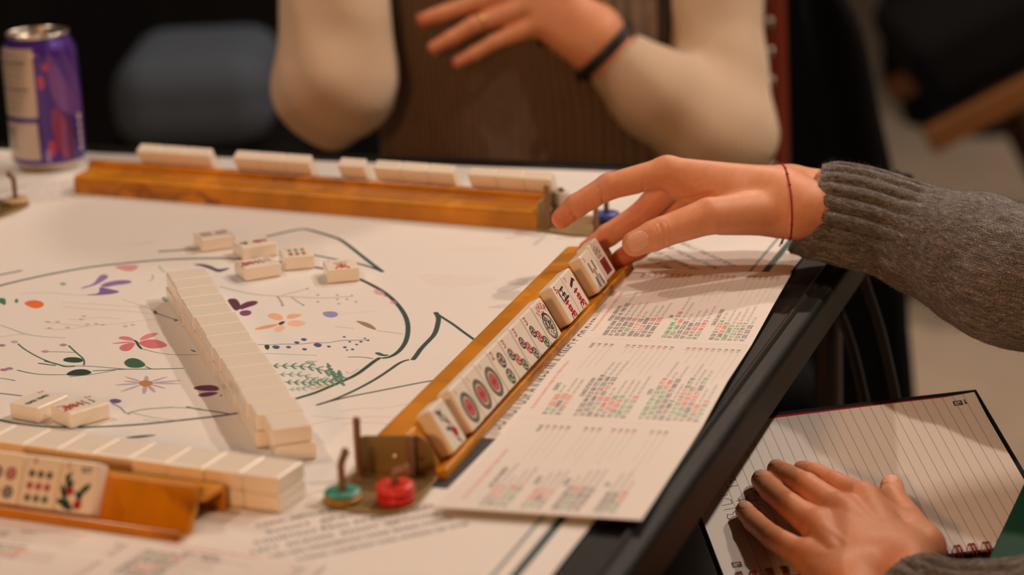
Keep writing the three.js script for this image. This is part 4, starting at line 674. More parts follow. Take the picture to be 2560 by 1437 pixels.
// ---------------------------------------------------------------- drink can
{
  const can = thing('drink_can', 'purple aluminium drink can with pale label panel beside the far rack', 'can'); can.position.copy(V(-409, 0.5, -2119));
  const art = canvas(1024, 600, (g, W, H) => {
    g.fillStyle = '#4b2b90'; g.fillRect(0, 0, W, H);
    const blob = (c, pts, al) => { g.globalAlpha = al; g.fillStyle = c; g.beginPath(); g.moveTo(...pts[0]); for (let i = 1; i < pts.length - 1; i += 2) g.quadraticCurveTo(...pts[i], ...pts[i + 1]); g.closePath(); g.fill(); g.globalAlpha = 1; };
    blob('#8d5aa0', [[545, 40], [520, 200], [570, 330], [640, 380], [720, 420], [700, 330], [640, 240], [590, 150], [545, 40]], 0.75); blob('#7c55ab', [[610, 30], [600, 200], [680, 330], [760, 420], [800, 600], [840, 600], [800, 400], [700, 200], [610, 30]], 0.7);
    blob('#a0426c', [[545, 330], [590, 330], [600, 420], [590, 560], [610, 590], [560, 580], [540, 470], [530, 400], [545, 330]], 0.85); blob('#5a1840', [[590, 340], [610, 430], [600, 600], [640, 600], [650, 480], [640, 400], [590, 340]], 0.9);
    g.fillStyle = '#c04a6a'; g.beginPath(); g.ellipse(508, 200, 14, 34, 0, 0, 7); g.fill(); g.beginPath(); g.ellipse(530, 130, 16, 18, 0, 0, 7); g.fill(); g.beginPath(); g.ellipse(530, 520, 18, 40, 0, 0, 7); g.fill(); g.fillStyle = '#a58fb5'; g.beginPath(); g.ellipse(510, 560, 10, 36, 0, 0, 7); g.fill();
    g.fillStyle = '#e3d6cb'; for (const [y, r] of [[395, 20], [435, 15], [472, 17], [508, 15], [545, 18]]) { g.beginPath(); g.ellipse(690, y, 16, r, 0.2, 0, 7); g.fill(); }
    g.fillStyle = '#cbbcae'; g.fillRect(200, 40, 280, 330); g.fillRect(200, 395, 275, 180); g.fillStyle = '#6a5a60'; for (let k = 0; k < 9; k++) g.fillRect(215, 70 + k * 32, 180 + (k * 53) % 70, k % 4 === 1 ? 10 : 4); g.fillStyle = '#9a8f86'; g.fillRect(300, 420, 60, 110);
    blob('#3a2170', [[0, 0], [90, 200], [0, 600], [0, 300], [0, 0]], 0.8);
  });
  const prof = [[31.5, 8], [33, 11], [33.1, 60], [33.1, 104], [32.2, 108], [29.5, 113.5], [27.4, 117.5], [27, 119]].map(([r, y]) => new THREE.Vector2(r / 1000, y / 1000));
  const side = new THREE.LatheGeometry(prof, 72); { const p = side.attributes.position, uv = side.attributes.uv; for (let i = 0; i < p.count; i++) uv.setY(i, (p.getY(i) - 0.008) / 0.111); }
  const w = mesh('can_wall', side, phy({ map: tex(art), metalness: 0.35, roughness: 0.3, clearcoat: 0.4 }), can); w.rotation.y = 0.19 + Math.PI;
  const alu = std({ color: lin(0.72, 0.66, 0.58), metalness: 0.95, roughness: 0.28 });
  mesh('can_base', new THREE.LatheGeometry([[0, 6], [18, 4], [22, 0.6], [24, 0], [26, 0.8], [31.5, 8]].map(([r, y]) => new THREE.Vector2(r / 1000, y / 1000)), 60), alu, can);
  const lid = mesh('lid', new THREE.LatheGeometry([[27, 119], [27.9, 120.4], [27.6, 121.8], [26.8, 122], [26, 121], [25.2, 116.5], [24, 115.6], [22.6, 117], [0, 117]].map(([r, y]) => new THREE.Vector2(r / 1000, y / 1000)), 60), alu, can);
  mesh('pull_tab', merge([new THREE.TorusGeometry(0.006, 0.0016, 8, 20).rotateX(Math.PI / 2).scale(1, 0.7, 1.25).translate(0.004, 0.1185, 0.006), rbox(0.011, 0.0016, 0.012, 0.0007, 0.004, 0.1185, -0.005)]), alu, lid);
  mesh('mouth', new THREE.CylinderGeometry(0.0085, 0.0085, 0.0006, 24).scale(1, 1, 0.85).translate(0.006, 0.1172, -0.013), std({ color: lin(0.02, 0.018, 0.016), roughness: 0.8 }), lid);
}

// ---------------------------------------------------------------- notebook on the lap
const PC = [220.46, -93.61, -1487.4], PR = [[0.990785, 0.010761, 0.135016], [0.024629, 0.965906, -0.257717], [-0.133186, 0.258668, 0.95674]];
const pageAt = (x, y, z) => [0, 1, 2].map((k) => PC[k] + PR[k][0] * x + PR[k][1] * y + PR[k][2] * z);
{
  const NW = 216, NH = 169, nb = thing('notebook', 'open spiral notebook with ruled white page, red edge and black cover on the lap', 'notebook');
  nb.position.copy(V(...PC)); nb.quaternion.setFromRotationMatrix(new THREE.Matrix4().set(PR[0][0], PR[0][1], PR[0][2], 0, PR[1][0], PR[1][1], PR[1][2], 0, PR[2][0], PR[2][1], PR[2][2], 0, 0, 0, 0, 1));
  const pg = canvas(1536, 1200, (g, W, H) => {
    const S = W / NW, X = (x) => (x + NW / 2) * S, Y = (z) => (z + NH / 2) * H / NH; g.fillStyle = '#efe8e2'; g.fillRect(0, 0, W, H);
    g.strokeStyle = '#8f8a86'; g.lineWidth = 0.35 * S; for (let k = 0; k < 26; k++) { const x = -84 + k * 7.35; if (x > 104) break; g.beginPath(); g.moveTo(X(x), 0); g.lineTo(X(x), H); g.stroke(); }
    const write = (pts, w = 0.55) => { g.strokeStyle = '#4a4648'; g.lineWidth = w * S; g.lineCap = 'round'; g.lineJoin = 'round'; for (const p of pts) { g.beginPath(); p.forEach(([x, z], i) => i ? g.lineTo(X(x), Y(z)) : g.moveTo(X(x), Y(z))); g.stroke(); } };
    write([[[-87, 22], [-84, 20], [-83, 16], [-86, 15], [-88, 18], [-91, 17], [-92, 21], [-89, 24]], [[-92, 12], [-84, 11]], [[-92, 7], [-85, 6], [-85, 2], [-88, 0]], [[-92, -3], [-86, -4]], [[-84, -12], [-77, -13]], [[-81, -16], [-80, -19], [-77, -19], [-77, -22], [-80, -24]], [[-88, -32], [-85, -29], [-83, -32], [-85, -35], [-82, -37], [-81, -33]]]);
    write([[[-82, 4], [-76, 3]], [[-80, 6], [-80, 1]], [[-75, 9], [-73, 6], [-75, 2], [-72, -1]], [[-72, 6], [-67, 5]], [[-69, 1], [-66, 0], [-68, -3], [-65, -4]]]);
    const logo = (x, z, dot) => { g.strokeStyle = '#1c1a1c'; g.lineWidth = 1.05 * S; g.strokeRect(X(x - 2.6), Y(z - 2.2), 5.2 * S, 4.4 * H / NH); g.beginPath(); g.moveTo(X(x - 0.6), Y(z)); g.lineTo(X(x + 1.2), Y(z)); g.lineTo(X(x + 1.2), Y(z + 2)); g.stroke(); if (dot) { g.fillStyle = '#1c1a1c'; g.fillRect(X(x + 4.6), Y(z - 2.6), 1.2 * S, 1.2 * S); g.fillRect(X(x + 4.6), Y(z - 0.9), 1.2 * S, 3.4 * S); } };
    logo(93.5, -75.5, true); logo(-97.6, 69.8, false);
  });
  const pgeo = new THREE.PlaneGeometry(NW / 1000, NH / 1000, 30, 20).rotateX(-Math.PI / 2); { const p = pgeo.attributes.position; for (let i = 0; i < p.count; i++) { const x = p.getX(i) / 0.108, z = p.getZ(i) / 0.0845; p.setY(i, 0.0006 * Math.sin(x * 2.1) * (1 - z) * 0.5 + (x > 0.8 && z < -0.7 ? 0.002 * (x - 0.8) * 5 * (-z - 0.7) * 3 : 0)); } pgeo.computeVertexNormals(); }
  mesh('page', pgeo, std({ map: tex(pg), roughness: 0.75, side: THREE.DoubleSide }), nb);
  mesh('page_block', box(0.214, 0.0018, 0.167, 0, -0.0015, 0), std({ color: lin(0.72, 0.68, 0.63), roughness: 0.9 }), nb);
  tag(mesh('divider', box(0.2145, 0.0006, 0.1738, 0, -0.0030, -0.0035), std({ color: lin(0.52, 0.006, 0.02), roughness: 0.5 }), nb), 'red divider sheet');
  tag(mesh('cover', rbox(0.224, 0.0014, 0.180, 0.0006, 0.0016, -0.0042, -0.006), std({ color: lin(0.010, 0.011, 0.011), roughness: 0.5 }), nb), 'black back cover');
  const wire = std({ color: lin(0.36, 0.045, 0.03), metalness: 0.7, roughness: 0.35 });
  for (let k = 0; k < 22; k++) { const x = -0.1 + k * 0.0094; for (const dx of [0, 0.0022]) mesh('wire_loop', new THREE.TorusGeometry(0.0058, 0.00065, 6, 20).rotateY(Math.PI / 2).translate(x + dx, -0.0025, 0.0835), wire, nb); }
}
{
  const f = mesh('folder', rbox(0.15, 0.003, 0.075, 0.001), std({ color: lin(0.004, 0.085, 0.055), roughness: 0.45 })); const p = pageAt(109, 3.5, 88); f.position.copy(V(...p)); f.quaternion.setFromRotationMatrix(new THREE.Matrix4().set(PR[0][0], PR[0][1], PR[0][2], 0, PR[1][0], PR[1][1], PR[1][2], 0, PR[2][0], PR[2][1], PR[2][2], 0, 0, 0, 0, 1)).multiply(qa(AY, 0.98));
  tag(f, 'dark green card folder slanting over the notebook ring edge', 'folder');
}

// ---------------------------------------------------------------- hands and skin
const SKIN = [0.76, 0.33, 0.17], FLUSH_GLOW = [0.64, 0.18, 0.085], NAIL = [0.76, 0.40, 0.27];  // red of knuckles and tips, deepened to paint light glowing through the fingers
function nailBox(c, n, t, w, l) { const N = new THREE.Vector3(...n), T = new THREE.Vector3(...t); T.normalize(); N.addScaledVector(T, -N.dot(T)).normalize(); const B = new THREE.Vector3().crossVectors(T, N); return (x, y, z) => { const p = new THREE.Vector3(x - c[0], y - c[1], z - c[2]); if (p.lengthSq() > 400 || p.dot(N) < 0) return 9; const a = p.dot(B) / w, b = p.dot(T) / l; return Math.pow(Math.pow(Math.abs(a), 2.6) + Math.pow(Math.abs(b), 2.6), 1 / 2.6) - 1; }; }
function handField({ palm, fingers, ridges = [], creases = [], nails = [], kp = 11, kf = 5 }) {
  const P = blend(palm.map(([a, b]) => cone(a, b, a[3], b[3])), kp), F = fingers.map((f) => blend(chain(f), 2.2)), R = ridges.map(([a, b]) => cone(a, b, a[3], b[3]));
  return (x, y, z) => {
    let d = P(x, y, z); if (d > 90) return d;
    for (const f of F) d = smin(d, f(x, y, z), kf);
    for (const r of R) d = smin(d, r(x, y, z), 3.2);
    if (d < 4 && d > -4) {
      for (const [c, t, w, h, rad] of creases) { const px = x - c[0], py = y - c[1], pz = z - c[2], q = px * px + py * py + pz * pz; if (q < rad * rad) { const s = px * t[0] + py * t[1] + pz * t[2]; d += h * Math.exp(-s * s / (w * w)) * (1 - q / (rad * rad)); } }
      for (const nb of nails) { const v = nb(x, y, z); if (v < 0.5) d += v < 0 ? -0.28 : 0.16 * Math.exp(-((v - 0.06) ** 2) / 0.006); }
    }
    return d;
  };
}
function skinColours(g, flushGlow, nails = []) {
  const p = g.attributes.position, c = new Float32Array(p.count * 3);
  for (let i = 0; i < p.count; i++) {
    const x = p.getX(i) * 1000, y = (p.getY(i) - TABLE) * 1000, z = p.getZ(i) * 1000; let m = 0; for (const [a, r] of flushGlow) { const q = Math.hypot(x - a[0], y - a[1], z - a[2]) / r; m = Math.max(m, Math.exp(-q * q)); }
    m = m * 0.75 + 0.5 * (fbm(x / 9 + z / 11 + 60, y / 9 + z / 8 + 60, 3) - 0.45); m = Math.min(1, Math.max(0, m)); let col = SKIN.map((v, k) => v + (FLUSH_GLOW[k] - v) * m); for (const nb of nails) if (nb(x, y, z) < 0) col = NAIL; const sp = 0.95 + 0.1 * vn(x * 1.3 + z, y * 1.3 + z * 0.7);
    c.set(col.map((v) => v * sp), 3 * i);
  }
  g.setAttribute('color', new THREE.BufferAttribute(c, 3)); return g;
}
const pores = tex(noiseCanvas(256, 256, (i, j) => { const v = 120 + 90 * (fbm(i / 5, j / 5, 3) - 0.5) + 40 * (vn(i / 1.6, j / 1.6) - 0.5); return [v, v, v]; }), false, [60, 60]);
const skinMat = phy({ vertexColors: true, roughness: 0.52, sheen: 0.15, sheenRoughness: 0.5, sheenColor: lin(0.9, 0.4, 0.25), bumpMap: pores, bumpScale: 0.00012 });
const J = (...a) => a;
const unit = (a, b) => { const v = [b[0] - a[0], b[1] - a[1], b[2] - a[2]], l = Math.hypot(...v); return v.map((q) => q / l); };
const mid = (a, b, t) => [0, 1, 2].map((k) => a[k] + (b[k] - a[k]) * t);

// --- the player at the right: right hand over the rack, left hand on the notebook
const playerA = thing('person', 'player in charcoal knit sweater reaching over the rack and resting a hand on the notebook', 'person');
const r_ = {
  fr: [J(241, 45.4, -1665.9, 18.5), J(204.7, 48.1, -1663.6, 19.5)], fu: [J(244, 47.2, -1694, 18.5), J(209, 50.6, -1697.6, 19.5)],
  index: [J(114.5, 74.8, -1681.7, 11), J(72.1, 68.1, -1673.5, 9.4), J(48.4, 56, -1670, 8.4), J(37.5, 47.2, -1669.5, 7.3)],
  middle: [J(122, 65.7, -1699.9, 11), J(96, 40, -1698.7, 9.2), J(71.3, 26, -1696.7, 8.2), J(56.4, 16.3, -1695, 7.1)],
  ring: [J(130.1, 52.7, -1714.8, 10.5), J(110.5, 23.5, -1708.5, 8.8), J(92.2, 13.5, -1701.5, 8), J(80, 8.2, -1695.5, 7)],
  pinky: [J(139.6, 40.4, -1725.9, 9.5), J(123, 24.2, -1726.6, 8), J(109.3, 16.8, -1724.4, 7.3), J(100.2, 13.3, -1721.6, 6.4)],
  thumb: [J(185.3, 47.8, -1661.4, 16), J(140, 51.9, -1639.7, 12.8), J(106.4, 45.1, -1627.3, 10.6), J(100, 43.2, -1625.3, 10.4), J(86.6, 39.2, -1621.4, 9)],
};
const thumbNail = nailBox(mid(r_.thumb[3], r_.thumb[4], 0.95), [-0.12, 0.35, 0.93], unit(r_.thumb[3], r_.thumb[4]), 6.6, 7.2);
const rightHand = handField({
  palm: [r_.fr, r_.fu, [r_.fr[1], J(185, 52, -1672, 18)], [J(197.4, 56.5, -1678.5, 17.5), J(114.5, 74.8, -1681.7, 11)], [J(199.3, 53.1, -1694.2, 17.5), J(122, 66.5, -1700.1, 11.5)], [J(200.4, 47.6, -1704, 17), J(130.2, 54.1, -1715.2, 11)], [J(201.1, 41.5, -1710.6, 16), J(139.6, 40.4, -1725.9, 10.5)], [J(159.4, 55.4, -1671.1, 15), J(124.6, 63.8, -1680.5, 10)], [J(188.6, 42, -1666, 12), J(148.7, 45.2, -1649.9, 9)]],
  fingers: [r_.index, r_.middle, r_.ring, r_.pinky, r_.thumb],
  creases: [[[106, 46, -1617], unit(r_.thumb[1], r_.thumb[2]), 0.8, 0.8, 11], [[110.5, 47, -1617.5], unit(r_.thumb[1], r_.thumb[2]), 0.6, 0.45, 10], [[102.5, 45, -1616], unit(r_.thumb[1], r_.thumb[2]), 0.6, 0.4, 9], [[47, 50, -1663], unit(r_.index[1], r_.index[3]), 1.0, 1.0, 10], [[67, 61, -1665], unit(r_.index[0], r_.index[2]), 1.1, 1.1, 12], [[97, 64, -1669], unit(r_.index[0], r_.index[1]), 1.2, 0.9, 12], [[129, 57, -1661], [-0.33, 0.94, 0.1], 1.7, 2.4, 19], [[196, 44, -1647], unit(r_.fr[0], r_.fr[1]), 0.8, 0.4, 14]],
  nails: [thumbNail],
});
const l_ = {
  pinky: [J(143.2, -95.9, -1452.3, 6.3), J(147.6, -97.2, -1436.1, 6.8), J(156.4, -97.9, -1410.5, 7.3), J(173.9, -99.3, -1379.2, 9.5)],
  ring: [J(157.6, -87.3, -1483.4, 6.9), J(161.8, -87.6, -1464.8, 7.5), J(169.9, -86.6, -1434.2, 8.1), J(184.1, -89.4, -1401.2, 10.5)],
  middle: [J(169.1, -84.5, -1494.1, 6.9), J(173.8, -83.2, -1478, 7.7), J(182.9, -80.1, -1451.2, 8.4), J(199.5, -84.3, -1413, 11)],
  index: [J(185.4, -85.4, -1491.4, 6.9), J(192.6, -83.4, -1477.8, 7.7), J(201.8, -81.6, -1454.2, 8.3), J(216.4, -82.2, -1425.5, 11)],
  thumb: [J(240.7, -90.5, -1469, 7.8), J(238.4, -92.6, -1453.3, 9), J(241.9, -96.1, -1424.8, 11), J(245.8, -101.1, -1391, 15)],
};
const wp = [J(191.3, -105.1, -1342.9, 17), J(206.6, -113.7, -1303.4, 20)], wi = [J(226.4, -101.9, -1363.6, 18), J(238.8, -111.6, -1312.5, 21)];
const PN = [0.0108, 0.9659, 0.2587];
const lNails = ['pinky', 'ring', 'middle', 'index'].map((k) => nailBox(mid(l_[k][0], l_[k][1], 0.1), [PN[0] - 0.1, PN[1], PN[2] - 0.35], unit(l_[k][1], l_[k][0]), l_[k][0][3] * 0.72, 6)).concat([nailBox(mid(l_.thumb[0], l_.thumb[1], 0.1), [-0.25, 0.9, 0.3], unit(l_.thumb[1], l_.thumb[0]), 5.4, 6.4)]);
const back = (k, t) => mid(l_[k][3], k === 'pinky' || k === 'ring' ? wp[0] : wi[0], t);
const leftHand = handField({
  palm: [wp, wi, [l_.pinky[3], wp[0]], [l_.ring[3], J(201, -102, -1350, 16)], [l_.middle[3], J(212, -101, -1355, 16)], [l_.index[3], wi[0]], [l_.thumb[3], wi[0]], [J(205, -92, -1408, 11), J(208, -99, -1370, 15)], [J(236, -94, -1412, 11), J(222, -90, -1420, 9)]],
  fingers: ['pinky', 'ring', 'middle', 'index', 'thumb'].map((k) => l_[k]),
  ridges: [['pinky', 9.2], ['ring', 10.4], ['middle', 11], ['index', 10.8]].map(([k, r]) => { const a = l_[k][3], b = back(k, 0.6); return [J(a[0] + PN[0] * 2.2, a[1] + 2.2, a[2] + 0.6, r * 0.86), J(b[0], b[1] + 11.2, b[2] + 3, 3.2)]; }).concat([[J(186, -83.5, -1385, 2.2), J(196, -86.5, -1362, 2.0)]]),
  creases: ['pinky', 'ring', 'middle', 'index'].flatMap((k) => [[l_[k][2], 8.2], [l_[k][1], 7]].flatMap(([c, o], q) => { const t = unit(l_[k][q ? 2 : 3], l_[k][q ? 0 : 1]), top = [c[0] + PN[0] * o, c[1] + PN[1] * o, c[2] + PN[2] * o]; return [[top, t, 0.6, 0.4, 7], [[top[0] + t[0] * 2, top[1] + t[1] * 2, top[2] + t[2] * 2], t, 0.55, 0.32, 6.5]]; })),
  nails: lNails, kp: 10, kf: 4,
});
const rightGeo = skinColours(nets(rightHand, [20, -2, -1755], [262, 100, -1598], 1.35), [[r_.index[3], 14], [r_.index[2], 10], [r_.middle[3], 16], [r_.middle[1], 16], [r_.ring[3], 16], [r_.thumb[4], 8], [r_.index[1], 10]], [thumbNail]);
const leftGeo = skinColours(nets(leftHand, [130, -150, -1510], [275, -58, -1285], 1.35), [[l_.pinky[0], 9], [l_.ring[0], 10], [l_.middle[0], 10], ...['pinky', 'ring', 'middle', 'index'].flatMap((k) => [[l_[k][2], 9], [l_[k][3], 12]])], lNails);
// trunk, arms, neck and head of the player (outside the frame), in the same skin
const bodyA = blend([cone([660, -200, -1445], [690, 250, -1430], 130, 120), cone([685, 320, -1600], [535, 35, -1560], 48, 42), cone([535, 35, -1560], [430, 8, -1560], 40, 38), cone([430, 8, -1560], [325, 14, -1626], 38, 30), cone([325, 14, -1626], [285, 26, -1657], 28, 17), cone([690, 320, -1262], [540, -50, -1280], 48, 40), cone([540, -50, -1280], [330, -112, -1300], 38, 28), cone([330, -112, -1300], [240, -113, -1308], 28, 20), cone([690, 330, -1610], [690, 330, -1250], 62, 62), cone([690, 340, -1430], [670, 430, -1430], 55, 52), ell([645, 530, -1430], [92, 118, 76])], 40);
const bodyAGeo = skinColours(nets(bodyA, [180, -360, -1700], [840, 670, -1190], 14), []);
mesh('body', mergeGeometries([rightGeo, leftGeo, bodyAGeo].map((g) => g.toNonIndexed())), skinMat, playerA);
// knit
const heather = noiseCanvas(512, 512, (i, j) => { const f = fbm(i / 3 + fbm(i / 9, j / 9, 2) * 4, j / 14, 3), s = vn(i / 1.4, j / 2.4), k = 62 + 108 * f + (s > 0.86 ? 50 : 0) + 20 * (s - 0.5); return [k * 1.02, k * 0.97, k * 0.95]; });
const stitch = noiseCanvas(256, 256, (i, j) => { const u = (i / 256 * 16) % 1, v = (j / 256 * 20) % 1, w = Math.abs(u - 0.5) * 2, c = Math.cos((v + w * 0.5) * 6.283) * 0.5 + 0.5, e = Math.sin(u * Math.PI * 2) ** 2; const q = 40 + 150 * c * (0.4 + 0.6 * e) + 40 * vn(i / 2, j / 2); return [q, q, q]; });
const knit = phy({ map: tex(heather, true, [8, 6]), bumpMap: tex(stitch, false, [22, 22]), bumpScale: 0.0009, roughness: 0.95, sheen: 0.5, sheenRoughness: 0.6, sheenColor: lin(0.5, 0.44, 0.4) });
const rib = (s, th, n, len, amp) => { const f = Math.min(1, Math.max(0, (len - s) / 22)), ph = th * n / (2 * Math.PI), dd = Math.abs(ph - Math.round(ph)) / 0.2, q = 1 - Math.exp(-dd * dd); return amp * (q - 0.7) * (0.06 + 0.94 * f) * Math.min(1, 0.08 + s / 14); };
const sleeveR = [J(220.5, 42.6, -1680, 33), J(232, 41, -1678, 35.5), J(250, 37.2, -1673, 36.5), J(272, 31.4, -1665, 36), J(298, 22.1, -1647.7, 40), J(325, 15.5, -1625, 47), J(352.6, 10.3, -1597.5, 52), J(430, 10, -1560, 56), J(540, 40, -1560, 60), J(690, 330, -1600, 72)];
const folds = (s, th) => s < 60 ? 0 : Math.min(1, (s - 60) / 60) * (2.6 * Math.sin(s / 19 + 1.9 * Math.sin(th + 0.5) + 0.8) * (0.5 + 0.5 * Math.cos(th - 1.4)) + 5 * (fbm(s / 26 + 9, Math.abs(th - Math.PI) * 1.6 + 5, 3) - 0.45));
const fuzzyR = tube(sleeveR, 230, 300, (s, th) => rib(s, th, 20, 84, 4.2) + folds(s, th) + 0.5 * (vn(s / 2.2, th * 14) - 0.5), 1.04, 15);
const innerCuff = (p, q) => tube([J(p[0], p[1], p[2], p[3] - 0.1), J(...mid(p, q, 0.25), p[3] - 3.8), J(q[0], q[1], q[2], q[3] - 7)], 16, 80, () => 0, 1.04, 15);
const sleeveL = [J(226, -108, -1331, 29), J(230, -109, -1325, 32), J(242, -112, -1312, 34), J(268, -115, -1304, 37), J(330, -112, -1300, 44), J(430, -90, -1290, 50), J(540, -50, -1280, 58), J(690, 330, -1260, 72)];
const fuzzyL = tube(sleeveL, 150, 240, (s, th) => rib(s, th, 20, 84, 3.6) + folds(s, th) * 0.6 + 0.5 * (vn(s / 2.2, th * 14) - 0.5), 1.04);
const trunkA = nets(blend([cone([670, -220, -1445], [700, 260, -1430], 160, 140), cone([690, 330, -1630], [690, 330, -1230], 74, 74), cone([690, 350, -1430], [680, 390, -1430], 70, 62)], 60), [470, -420, -1740], [900, 480, -1120], 16);
mesh('sweater', merge([fuzzyR, innerCuff(sleeveR[0], sleeveR[2]), fuzzyL, innerCuff(sleeveL[0], sleeveL[2]), trunkA]), knit, playerA);
{ // loose wool fibres along the sleeves
  const list = [], cone3 = new THREE.ConeGeometry(0.00007, 0.005, 3, 1, true).translate(0, 0.0022, 0), m4 = new THREE.Matrix4(), q = new THREE.Quaternion();
  for (const [g, n, lim] of [[fuzzyR, 3600, 0.75], [fuzzyL, 900, 0.35]]) { const p = g.attributes.position, nn = g.attributes.normal, N = Math.floor(p.count * lim); for (let k = 0; k < n; k++) { const i = Math.floor(rnd() * N), d = new THREE.Vector3(nn.getX(i) + (rnd() - 0.5) * 1.5, nn.getY(i) + (rnd() - 0.5) * 1.5, nn.getZ(i) + (rnd() - 0.5) * 1.5).normalize(); q.setFromUnitVectors(AY, d); const s = 0.35 + rnd() * 0.9; m4.compose(new THREE.Vector3(p.getX(i), p.getY(i), p.getZ(i)), q, new THREE.Vector3(1, s, 1)); list.push(cone3.clone().applyMatrix4(m4)); } }
  mesh('wool_fuzz', merge(list), std({ color: lin(0.16, 0.14, 0.12), roughness: 0.95 }), playerA).userData.kind = 'stuff';
}
const darkCloth = std({ color: lin(0.012, 0.011, 0.011), roughness: 0.9 });
mesh('trousers', nets(blend([cone([660, -200, -1540], [230, -200, -1560], 84, 66), cone([660, -200, -1350], [225, -200, -1370], 84, 66), cone([225, -200, -1560], [190, -640, -1560], 58, 44), cone([225, -200, -1370], [190, -640, -1370], 58, 44), cone([650, -210, -1540], [650, -210, -1350], 100, 100)], 26), [110, -720, -1680], [780, -80, -1230], 12), darkCloth, playerA);
{ // red thread bracelet with a knotted tassel
  const c = [198.5, 50.3, -1681.5], pts = []; for (let k = 0; k < 64; k++) { const t = k / 64 * 2 * Math.PI, dir = [0.05 * Math.sin(t), Math.sin(t), Math.cos(t)]; let lo = 5, hi = 60; for (let it = 0; it < 24; it++) { const m = (lo + hi) / 2; rightHand(c[0] + dir[0] * m, c[1] + dir[1] * m, c[2] + dir[2] * m) < 0 ? lo = m : hi = m; } const m = hi + 0.45; pts.push(V(c[0] + dir[0] * m - 1.5 * Math.sin(t), c[1] + dir[1] * m, c[2] + dir[2] * m)); }
  const low = pts[Math.round(64 * 0.80) % 64], tass = (dx, dy, dz) => new THREE.TubeGeometry(new THREE.CatmullRomCurve3([low.clone(), low.clone().add(new THREE.Vector3(dx * 0.4, dy * 0.3, dz * 0.4)), low.clone().add(new THREE.Vector3(dx, dy, dz))]), 10, 0.0005, 6);
  mesh('bracelet', merge([new THREE.TubeGeometry(new THREE.CatmullRomCurve3(pts, true), 220, 0.00062, 8, true), new THREE.SphereGeometry(0.0017, 10, 8).translate(low.x, low.y, low.z), tass(-0.008, -0.004, 0.002), tass(-0.006, -0.010, 0.003), tass(-0.004, -0.009, 0.001), tass(0.003, -0.004, 0.001), ...[6, 10, 14, 58, 62].map((k) => new THREE.SphereGeometry(0.0011, 8, 6).translate(pts[k].x, pts[k].y, pts[k].z))]), std({ color: lin(0.33, 0.006, 0.015), roughness: 0.7 }), playerA);
}

// --- the player behind the far rack: cream shirt, brown ribbed vest, left hand across the body
const playerB = thing('person', 'player in cream top and brown ribbed vest with folded arm behind the far rack', 'person');
const b_ = {
  a: [J(-79.3, 82.9, -2315.8, 7), J(-53.8, 90.1, -2312.7, 7.6), J(-22.4, 99.5, -2311.2, 8.5), J(20.5, 109.9, -2318.4, 11)], b: [J(-64.9, 58, -2303.4, 6.8), J(-47, 67.4, -2300.9, 7.5), J(-25.3, 79.2, -2301.2, 8.3), J(27.4, 93, -2313.5, 11)],
  c: [J(-41.6, 44, -2299.4, 6.5), J(-26.6, 51.3, -2298.4, 7), J(-6.8, 62, -2299.4, 7.8), J(36.3, 75.6, -2310.6, 11)], i: [J(-68.1, 117.7, -2331.1, 7), J(-40.7, 122.9, -2327.4, 7.6), J(-13.4, 128.1, -2323.7, 8.5), J(17.3, 124.6, -2324.7, 11)],
  t: [J(0, 150, -2330, 8), J(20, 148, -2322, 9.5), J(45, 125, -2318, 12), J(70, 90, -2316, 16)],
};
const handB = handField({ palm: [[b_.a[3], J(94, 62, -2315, 23)], [b_.b[3], J(94, 57, -2311.5, 23)], [b_.c[3], J(87.3, 44.5, -2307.8, 21)], [b_.i[3], J(92, 70, -2316, 22)], [J(93.6, 55.3, -2311, 25), J(130, 18, -2305, 26)]], fingers: [b_.a, b_.b, b_.c, b_.i, b_.t] });
const bodyB = blend([cone([26, -220, -2470], [40, 260, -2520], 115, 110), cone([-155, 320, -2500], [-165, 20, -2345], 45, 36), cone([-165, 20, -2345], [-150, 240, -2330], 36, 26), cone([215, 320, -2500], [208, -25, -2350], 40, 30), cone([208, -25, -2350], [125, 22, -2306], 30, 24), cone([-150, 330, -2510], [210, 330, -2510], 56, 56), cone([40, 340, -2510], [40, 430, -2500], 52, 50), ell([40, 530, -2480], [74, 116, 92])], 36);
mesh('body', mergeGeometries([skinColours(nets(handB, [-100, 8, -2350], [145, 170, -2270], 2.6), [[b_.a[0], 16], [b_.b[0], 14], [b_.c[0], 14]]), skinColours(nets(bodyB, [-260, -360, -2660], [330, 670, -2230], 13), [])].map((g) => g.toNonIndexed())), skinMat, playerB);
const ribTex = noiseCanvas(256, 64, (i) => { const v = 128 + 110 * Math.sin(i / 256 * Math.PI * 2 * 8); return [v, v, v]; });
const cream = phy({ color: lin(0.68, 0.53, 0.39), roughness: 0.9, bumpMap: tex(ribTex, false, [40, 1]), bumpScale: 0.0004, sheen: 0.3, sheenColor: lin(0.6, 0.5, 0.4) });
const fold = (x, y, z) => 3.2 * Math.sin(y / 17 + x / 40) * Math.sin(x / 23 + z / 31) + 1.8 * Math.sin((x + y + z) / 11);
const shirtF = blend([cone([98, 50, -2310], [152, 0.2, -2307.6], 31, 41), cone([152, 0.2, -2307.6], [200, -35, -2313], 41, 47), cone([200, -35, -2313], [220, -46, -2326], 47, 43), cone([220, -46, -2326], [210, 80, -2400], 44, 50), cone([210, 80, -2400], [208, 330, -2500], 50, 64), cone([-154, 250, -2335], [-156, 84, -2312], 38, 46), cone([-156, 84, -2312], [-162, 32, -2302], 47, 54), cone([-162, 32, -2302], [-167, -14, -2303], 54, 19), cone([-164, 20, -2315], [-160, 330, -2490], 50, 66), cone([-150, 335, -2510], [230, 335, -2510], 66, 66), cone([30, -220, -2470], [40, 270, -2520], 122, 118), cone([40, 345, -2510], [40, 400, -2505], 62, 58)], 22);
